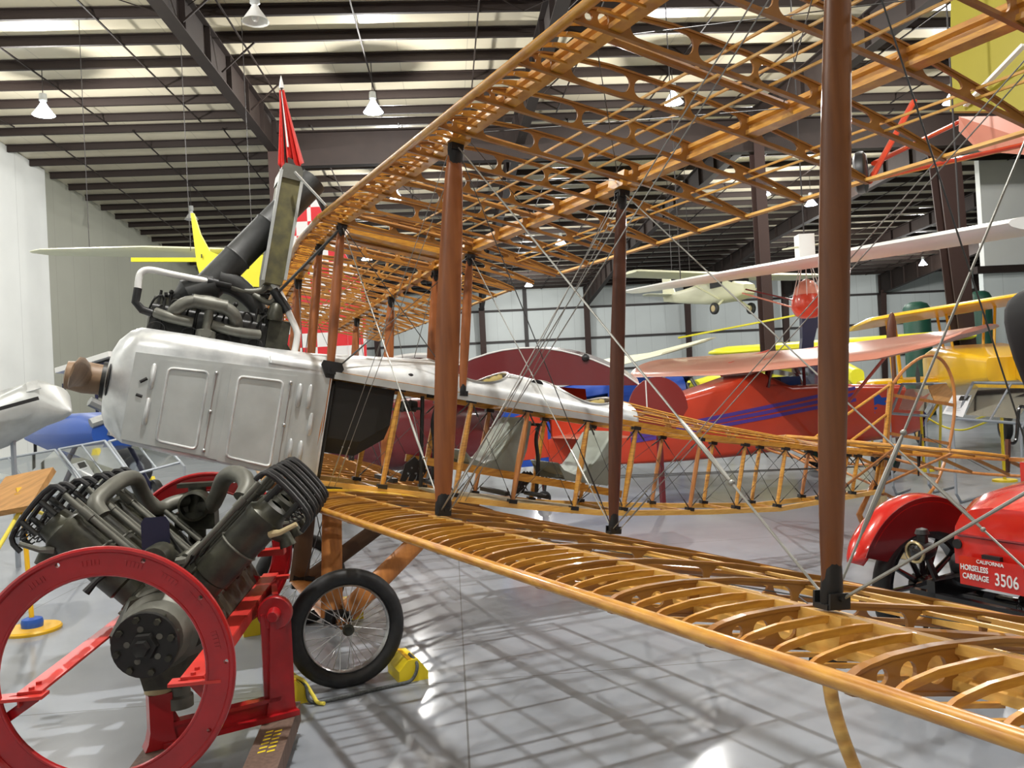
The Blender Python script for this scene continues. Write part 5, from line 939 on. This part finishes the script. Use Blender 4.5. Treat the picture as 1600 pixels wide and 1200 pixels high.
t = thing('monoplane', G(3.7, 19, 0), 'small lemon yellow aeroplane nose between the maroon rudder and orange plane', 'aeroplane'); F = Fr(G(5.9, 23.3, 0), hdg(-.9, -.45)); t.location = F(0, 0, 0)
part(t, 'fuselage', 'lemon', lambda b: fuselage(b, F, [(-3, .1, 1.3, 1.6), (-1, .4, 1.2, 1.95), (.5, .45, 1.2, 1.9), (1.0, .25, 1.4, 1.8)], r=.6)); part(t, 'wing', 'lemon', lambda b: wing(b, F, .4, [-1.6, 0, 1.6], [1.75]*3, [.9, 1.1, .9], .1))
for s_ in (-1, 1): wheel(t, F(.3, .7*s_, .28), F.l, .28, .14); part(t, 'gear_leg', 'lemon', lambda b: b.cyl(F(.3, .3*s_, 1.25), F(.3, .7*s_, .3), .04))
part(t, 'tail_skid', 'black', lambda b: b.cyl(F(-2.9, 0, 1.35), F(-3.0, 0, 0), .03))
# --- green tanks against the far wall
for px, w_, top, lb in ((1431, .50, 472, 'dark green round-topped tank under the small far lamp'), (1530, .42, 455, 'dark green round-topped tank beside the partition wall')):
    p = D(px, top, 33); g = V3((p.x, p.y, 0)); part(None, 'storage_tank', 'darkgreen', lambda b: b.lathe([(0, 0), (0, w_), (p.z-.25, w_), (p.z-.08, w_*.8), (p.z, .2), (p.z, 0)], g, EZ, 20), label=lb, cat='tank', loc=g)
# --- yellow tail panel and red undercarriage high at the right
t = thing('biplane', D(1545, 120, 11), 'hanging yellow and pink aeroplane with red undercarriage legs at the top right corner', 'aeroplane')
def quad(b, P, th): slab(b, P, (P[1]-P[0]).cross(P[-1]-P[0]).normalized()*th)
part(t, 'wing', 'dullyellow', lambda b: quad(b, [D(1486, -60, 11.4), D(1700, -60, 10.2), D(1700, 172, 10.2), D(1484, 174, 11.4)], .12))
part(t, 'fuselage', 'salmon', lambda b: b.loft([[D(px, py, d_) for px, py, d_ in ((1498, 182, 11.2), (1498, 205, 11.2), (1530, 236, 11.2), (1700, 250, 10.4), (1700, 180, 10.4))], [D(px, py, d_) for px, py, d_ in ((1498, 182, 12.2), (1498, 205, 12.2), (1530, 236, 12.2), (1700, 250, 11.4), (1700, 180, 11.4))]], smooth=False))
for a, c in (((1428, 158, 10.8), (1358, 285, 10.6)), ((1352, 282, 10.6), (1600, 226, 10.6)), ((1366, 255, 10.7), (1500, 190, 11.4))): part(t, 'gear_leg', 'orange', lambda b: b.tube([D(*a), D(*c)], .055, 8, flat=.6))
wheel(t, D(1345, 270, 10.6), (RH*.88-FH*.47).normalized(), .27, .15, 'black', tyre='black'); part(t, 'wing_strut', 'white', lambda b: b.bar(D(1600, 70, 10.4), D(1508, 165, 11.2), .08, .04)); cables(t, [D(1540, 20, 11.1), D(1620, 20, 10.5)])
# --- pale wing with yellow tail hanging at the left
t = thing('monoplane', D(300, 395, 19), 'long pale-yellow wing and lemon tail hanging behind the exhaust stack', 'aeroplane')
part(t, 'wing', 'cream', lambda b: b.loft([[D(px, py, dd)+FH*(c*.5*cos(q))+EZ*(h*sin(q)) for q in [2*pi*j/14 for j in range(14)]] for px, py, dd, c, h in ((50, 394, 19, .2, .02), (75, 394, 19, .7, .06), (240, 393, 19, 1.2, .085), (470, 400, 19, 1.2, .10))]))
part(t, 'fin', 'lemon', lambda b: b.plate([(0, .9), (.06, .9), (.18, .45), (.36, .08), (.75, -.1), (.75, -.25), (.15, -.5), (.08, -.2)], [], D(302, 400, 17.6), RH, EZ, .08)); part(t, 'fuselage', 'lemon', lambda b: b.loft([[D(px, 400+dy*1.0, dd)+RH*0 for dy, dd in ((y0, 17.6), (y0, 19.0), (y1, 19.0), (y1, 17.6))] for px, y0, y1 in ((318, 2, 22), (350, -2, 40), (392, -2, 48), (470, -2, 50))], smooth=False))
part(t, 'tailplane_strut', 'lemon', lambda b: b.bar(D(206, 406, 18.3), D(345, 406, 18.0), .07, .09)); part(t, 'registration_mark', 'black', lambda b: b.box(D(315, 400, 17.52), RH, FH, EZ, .012, .004, .04)); cables(t, [D(140, 392, 19), D(298, 392, 18), D(395, 392, 19)], .008)
# --- silver fuselage at the left edge
t = thing('fuselage_display', G(-5.6, 9.6, 0), 'dented silver aircraft nose section poking in at the left edge', 'aircraft nose')
def sil(b):
    S = []
    for px, yt, yb, dd in ((-150, 660, 745, 8.8), (-60, 638, 722, 9.2), (0, 622, 700, 9.5), (60, 594, 668, 9.8), (82, 602, 660, 9.9), (104, 634, 650, 10.0), (110, 640, 644, 10.0)):
        p = D(px, (yt+yb)/2, dd); h = (yb-yt)/2*dd/FPX; S.append([p+FH*(.42*min(1, h/.2)*cos(q))*1+EZ*(h*(abs(sin(q))**.7)*(1 if sin(q) > 0 else -1)) for q in [2*pi*j/20 for j in range(20)]])
    b.loft(S)
sf = part(t, 'nose_shell', 'alu_cast', sil); part(sf, 'exhaust_slot', 'black', lambda b: b.bar(D(-20, 644, 9.0), D(60, 622, 9.35), .03, .04)); part(sf, 'top_panel', 'alu', lambda b: quad(b, [D(-40, 622, 9.3), D(58, 594, 9.62), D(64, 606, 9.55), D(-40, 636, 9.2)], .01))
part(t, 'stand_post', 'tube', lambda b: b.bar(V3((D(20, 690, 9.6).x, D(20, 690, 9.6).y, 0)), D(20, 680, 9.6), .04, .04)); part(t, 'stand_post', 'enginedark', lambda b: b.bar(V3((D(-80, 700, 9.2).x, D(-80, 700, 9.2).y, 0)), D(-80, 700, 9.2), .04, .04))
# --- blue aeroplane with silver wing behind the propeller
t = thing('monoplane', G(-6.8, 13, 0), 'blue fuselage with silver-topped wing behind the propeller hub', 'aeroplane'); F = Fr(G(-7.3, 14.2, 0), hdg(.7, -.7)); t.location = F(0, 0, 0)
part(t, 'fuselage', 'blue', lambda b: fuselage(b, F, [(-3, .2, 1.25, 1.6), (-1, .5, 1.1, 1.75), (.8, .55, 1.1, 1.75), (1.5, .4, 1.2, 1.65)], r=.5)); part(t, 'wing', 'white', lambda b: quad(b, [D(86, 583, 12.6), D(170, 557, 12.2), D(290, 560, 13.4), D(180, 590, 13.6)], .08)); part(t, 'wing_underside', 'navy', lambda b: quad(b, [D(100, 586, 12.7), D(172, 566, 12.3), D(240, 575, 13.4), D(180, 592, 13.6)], .03)); part(t, 'engine', 'greyplane', lambda b: [b.cyl(F(1.5, 0, 1.7), F(1.5, .45*cos(q), 1.75+.4*sin(q)), .08, n=8) for q in [2*pi*k/7 for k in range(7)]])
part(t, 'cabin_post', 'navy', lambda b: [b.cyl(F(x, y, 1.5), F(x, y, 2.25), .03, n=6) for x in (-.6, .3) for y in (-.4, .4)])
for s_ in (-1, 1): wheel(t, F(.8, .8*s_, .28), F.l, .28, .16, 'greyplane', tyre='black'); part(t, 'gear_leg', 'navy', lambda b: b.cyl(F(.8, .4*s_, 1.15), F(.8, .8*s_, .28), .04))
part(t, 'tail_skid', 'black', lambda b: b.cyl(F(-2.9, 0, 1.3), F(-3.0, 0, 0), .03))
g = floorpt(214, 760); t = thing('wheel_dolly', g, 'grey disc wheel with black tyre behind the glass barriers', 'wheel'); wheel(t, V3((g.x, g.y, .36)), (RH*.3-FH*.95).normalized(), .36, .18, 'tube', tyre='black'); 
g2_ = floorpt(190, 745); t = thing('landing_wheel', g2_, 'dark tyre just left of the grey disc wheel', 'wheel'); wheel(t, V3((g2_.x, g2_.y, .36)), (RH*.3-FH*.95).normalized(), .36, .18, 'enginedark', tyre='black')
for px, py, lb in ((158, 752, 'small yellow chock left of the grey disc wheel'), (236, 755, 'small yellow chock right of the grey disc wheel')):
    g = floorpt(px, py); part(None, 'wheel_chock', 'yellow', lambda b: b.loft([[g+RH*x+FH*y+EZ*z for x, z in ((-.09, 0), (.09, 0), (.05, .16), (-.05, .16))] for y in (-.1, .1)], smooth=False), label=lb, cat='wheel chock', group='small yellow wheel chocks', loc=g)
# red flag and checkered banner
g = D(446, 700, 8.8); g.z = 0; g = V3((g.x, g.y, 0)); top = D(440, 138, 13.5); t = thing('flag', V3((top.x, top.y, 0)), 'furled red and white flag on a pole above the exhaust', 'flag')
part(t, 'pole', 'rafter', lambda b: b.cyl(V3((top.x, top.y, 0)), top, .014, n=8)); part(t, 'finial', 'white', lambda b: b.tube([top, top+EZ*.09, top+EZ*.21], [.04, .03, .003], 8))
def cloth(b, off=0, w0=1.0):
    n = 22; S = []
    for i in range(15):
        z = -.03-1.2*i/14; ww = (.045+.20*(i/14)**1.2)*w0; S.append([top+EZ*(z-.09*sin(6.3*k/n*1.5)*(i/14))+RH*(off+ww*(2*k/n-1)*.85+.09*(i/14))+FH*(.08*sin(k*1.15)*(i/14+.15)) for k in range(n+1)])
    b.loft(S, caps=False, closed=False)
part(t, 'cloth', 'flag', cloth, solid=.006)
part(t, 'white_stripe', 'flagwhite', lambda b: b.tube([top+EZ*(-.08-.92*i/10)+RH*(.015+.075*i/10)-FH*(.08+.05*i/10) for i in range(11)], [.006+.015*i/10 for i in range(11)], 6, flat=.5))
cc = D(490, 430, 14.5); g = V3((cc.x, cc.y, 0)); t = thing('checkered_tail', g, 'red and white checkered tail surface behind the cabane struts', 'aircraft tail')
part(t, 'panel', 'checker', lambda b: b.plate([(-.6, -1.56), (.85, -1.56), (.88, -.28), (.21, 1.07), (.07, 1.42), (-.17, 1.45), (-.43, .85)], [], cc, RH, EZ, .05)); part(t, 'stand_post', 'rafter', lambda b: (b.bar(g-RH*.3, cc-RH*.3-EZ*1.5, .06, .06), b.bar(g+RH*.3, cc+RH*.3-EZ*1.5, .06, .06)))
# ================================================================== antique red car
F = Fr(G(2.48, 4.30, 0), hdg(.91, .42)); c_ = thing('antique_car', F(.8, 0, 0), 'glossy red antique runabout with black wire frame and hood, seen from behind', 'car')
WC = F(.30, .74, .40)
def fender(b, r, w0=.69, w1=.87):
    S = []
    for i in range(33):
        q = radians(160-(160-8)*i/32); rr = r+(.02 if i > 28 else 0); cx = cos(q)*rr*1.08; cz = sin(q)*rr*.98+.40+(.02)
        row = []
        for k in range(13):
            u = -1+2*k/12; wk = (.62, .84, .95)[i] if i < 3 else 1; r2_ = rr-.045*abs(u)**2.5; row.append(F(.30+cos(q)*r2_*1.08, (w0+w1)/2+u*wk*(w1-w0)/2, sin(q)*r2_*.98+.42))
        S.append(row)
    b.loft(S, caps=False, closed=False)
fd = part(c_, 'fender', 'carred', lambda b: fender(b, .54), solid=.012)
part(fd, 'fender_valance', 'carinside', lambda b: b.plate([(.30+.53*1.08*cos(q), .42+.53*.98*sin(q)) for q in [radians(a) for a in range(8, 160, 7)]]+[(.30+.42*cos(q), .42+.31*sin(q)) for q in [radians(a) for a in range(146, 8, -10)]], [], F(0, .69, 0), F.f, F.u, .006))
fd2 = part(c_, 'fender', 'carred', lambda b: fender(b, .54, -.87, -.69), solid=.012)
for x in (.30, 2.4):
    for s_ in (-1, 1):
        wc = F(x, .74*s_, .40); wh = part(c_, 'wheel', 'rubber', lambda b: b.tube([wc+(F.f*cos(q)+F.u*sin(q))*.355 for q in [2*pi*k/40 for k in range(40)]], .052, 12, closed=True))
        part(wh, 'rim', 'blackgloss', lambda b: b.lathe([(-.03, .318), (-.03, .29), (.03, .29), (.03, .318)], wc, F.l, 36)); part(wh, 'hub', 'blackgloss', lambda b: b.lathe([(-.07, 0), (-.07, .035), (-.05, .07), (.05, .07), (.07, .035), (.07, 0)], wc, F.l, 18))
        for k in range(12): q = 2*pi*k/12; part(wh, 'spoke', 'blackgloss', lambda b: b.cyl(wc+(F.f*cos(q)+F.u*sin(q))*.05, wc+(F.f*cos(q)+F.u*sin(q))*.30, .020, .014, n=8))
bd = part(c_, 'trunk', 'carred', lambda b: b.loft([[F(x, y*wd-.14, z) for y, z in ((-1, z0), (-1, z1-.20), (-.97, z1-.12), (-.88, z1-.06), (-.7, z1-.02), (-.4, z1), (.4, z1), (.7, z1-.02), (.88, z1-.06), (.97, z1-.12), (1, z1-.20), (1, z0))] for x, wd, z0, z1 in ((-.06, .34, .70, .92), (-.05, .38, .66, .98), (.10, .41, .62, 1.05), (.6, .44, .60, 1.10), (1.0, .46, .60, 1.12))]))
part(bd, 'lid_moulding', 'carinside', lambda b: b.tube([F(-.062, -.48, .82), F(-.062, .205, .82), F(.1, .275, .81), F(.9, .325, .80)], .008, 6)); part(bd, 'lid_handle', 'black', lambda b: b.tube(smooth([F(.2, -.04, 1.06), F(.2, -.06, 1.10), F(.2, -.14, 1.10), F(.2, -.16, 1.06)], 3), .008, 6)); part(bd, 'lock', 'black', lambda b: b.lathe([(0, .026), (.02, .026), (.02, 0)], F(-.05, .21, .77), -F.f, 14))
part(c_, 'body', 'carred', lambda b: b.loft([[F(x, y*wd, z) for y, z in ((-1, .60), (-1, z1), (1, z1), (1, .60))] for x, wd, z1 in ((1.0, .56, 1.1), (1.5, .56, 1.12), (1.9, .5, 1.05), (2.8, .35, 1.0))], smooth=False))
part(c_, 'chassis', 'blackgloss', lambda b: (b.bar(F(-.1, .36, .50), F(2.9, .36, .50), .05, .10), b.bar(F(-.1, -.36, .50), F(2.9, -.36, .50), .05, .10), b.bar(F(-.08, -.5, .46), F(-.08, .5, .46), .04, .05), b.cyl(F(.30, -.7, .40), F(.30, .7, .40), .04), b.ball(F(.30, 0, .40), .13, n=14, m_=9), b.tube(smooth([F(.10, .6, .44), F(.1, .3, .56), F(.1, 0, .60), F(.1, -.3, .56), F(.1, -.6, .44)], 4), .03, 8)))
part(c_, 'running_board', 'blackgloss', lambda b: (b.box(F(1.3, .72, .42), F.f, F.l, F.u, .6, .13, .015), b.box(F(1.3, -.72, .42), F.f, F.l, F.u, .6, .13, .015)))
part(c_, 'fuel_tank', 'black', lambda b: b.cyl(F(.12, -.3, .62), F(.12, .36, .62), .06))
lm = part(c_, 'tail_lamp', 'black', lambda b: b.lathe([(-.02, .05), (.05, .055), (.10, .04), (.12, 0)], F(-.10, .43, .70), F.f, 20)); part(lm, 'bracket', 'black', lambda b: b.bar(F(-.03, .43, .66), F(-.03, .36, .50), .03, .02)); part(lm, 'bezel', 'brass', lambda b: b.tube([F(-.125, .43+.055*cos(q), .70+.055*sin(q)) for q in [2*pi*k/24 for k in range(24)]], .009, 8, closed=True)); part(lm, 'lens', 'blackgloss', lambda b: b.ball(F(-.115, .43, .70), .02, .05, .05, F.f, F.l, F.u, 14, 8)); part(lm, 'chimney', 'black', lambda b: b.lathe([(.04, .03), (.09, .03), (.095, .04), (.12, .03), (.13, 0)], F(-.06, .43, .70), EZ, 14))
pl = part(c_, 'number_plate', 'carred', lambda b: b.box(F(-.10, .0, .645), F.f, F.l, F.u, .004, .175, .075), label='red number plate with white characters')
part(pl, 'plate_bracket', 'black', lambda b: b.box(F(-.085, 0, .72), F.f, F.l, F.u, .012, .05, .02))
def text(s, size, y, z, bold=0.0, sx_=1.0):
    cu = bpy.data.curves.new('lettering', 'FONT'); cu.body = s; cu.size = size; cu.extrude = .001; cu.offset = bold; cu.resolution_u = 3
    o = bpy.data.objects.new('lettering_curve', cu); COL.objects.link(o); bpy.context.view_layer.update()
    me = bpy.data.meshes.new_from_object(o.evaluated_get(bpy.context.evaluated_depsgraph_get())); bpy.data.objects.remove(o); bpy.data.curves.remove(cu)
    b = MB(); b.add([F(-.106, y, z)-F.l*(v.co.x*sx_)+F.u*v.co.y-F.f*v.co.z for v in me.vertices], [tuple(p.vertices) for p in me.polygons]); bpy.data.meshes.remove(me); b.build('lettering', 'flagwhite', pl)
text('CALIFORNIA', .026, .075, .695, .0003); text('HORSELESS', .040, .168, .650, .0008, .78); text('CARRIAGE', .040, .158, .605, .0008, .78); text('3506', .090, -.020, .598, .0008, .72)
def hood(b):
    prof = [(1.16, 1.28), (1.08, 1.38), (.99, 1.50), (.91, 1.63), (.84, 1.76), (.79, 1.89), (.765, 2.0), (.775, 2.08), (.82, 2.14), (.90, 2.18), (1.05, 2.20), (1.5, 2.19), (1.9, 2.16), (1.9, 2.08), (1.35, 2.04), (1.22, 1.95), (1.24, 1.6), (1.30, 1.28)]
    S = []
    for k in range(13):
        u = -1+2*k/12; y = .52*sin(u*pi/2)-.0; q = (1-cos(u*pi/2))
        S.append([F(x+(1.35-x)*.22*q**1.5, y, z-(z-1.6)*.10*q**1.5) for x, z in prof])
    b.loft(S)
hd = part(c_, 'folding_hood', 'hoodcloth', hood, label='black folding hood of the car')
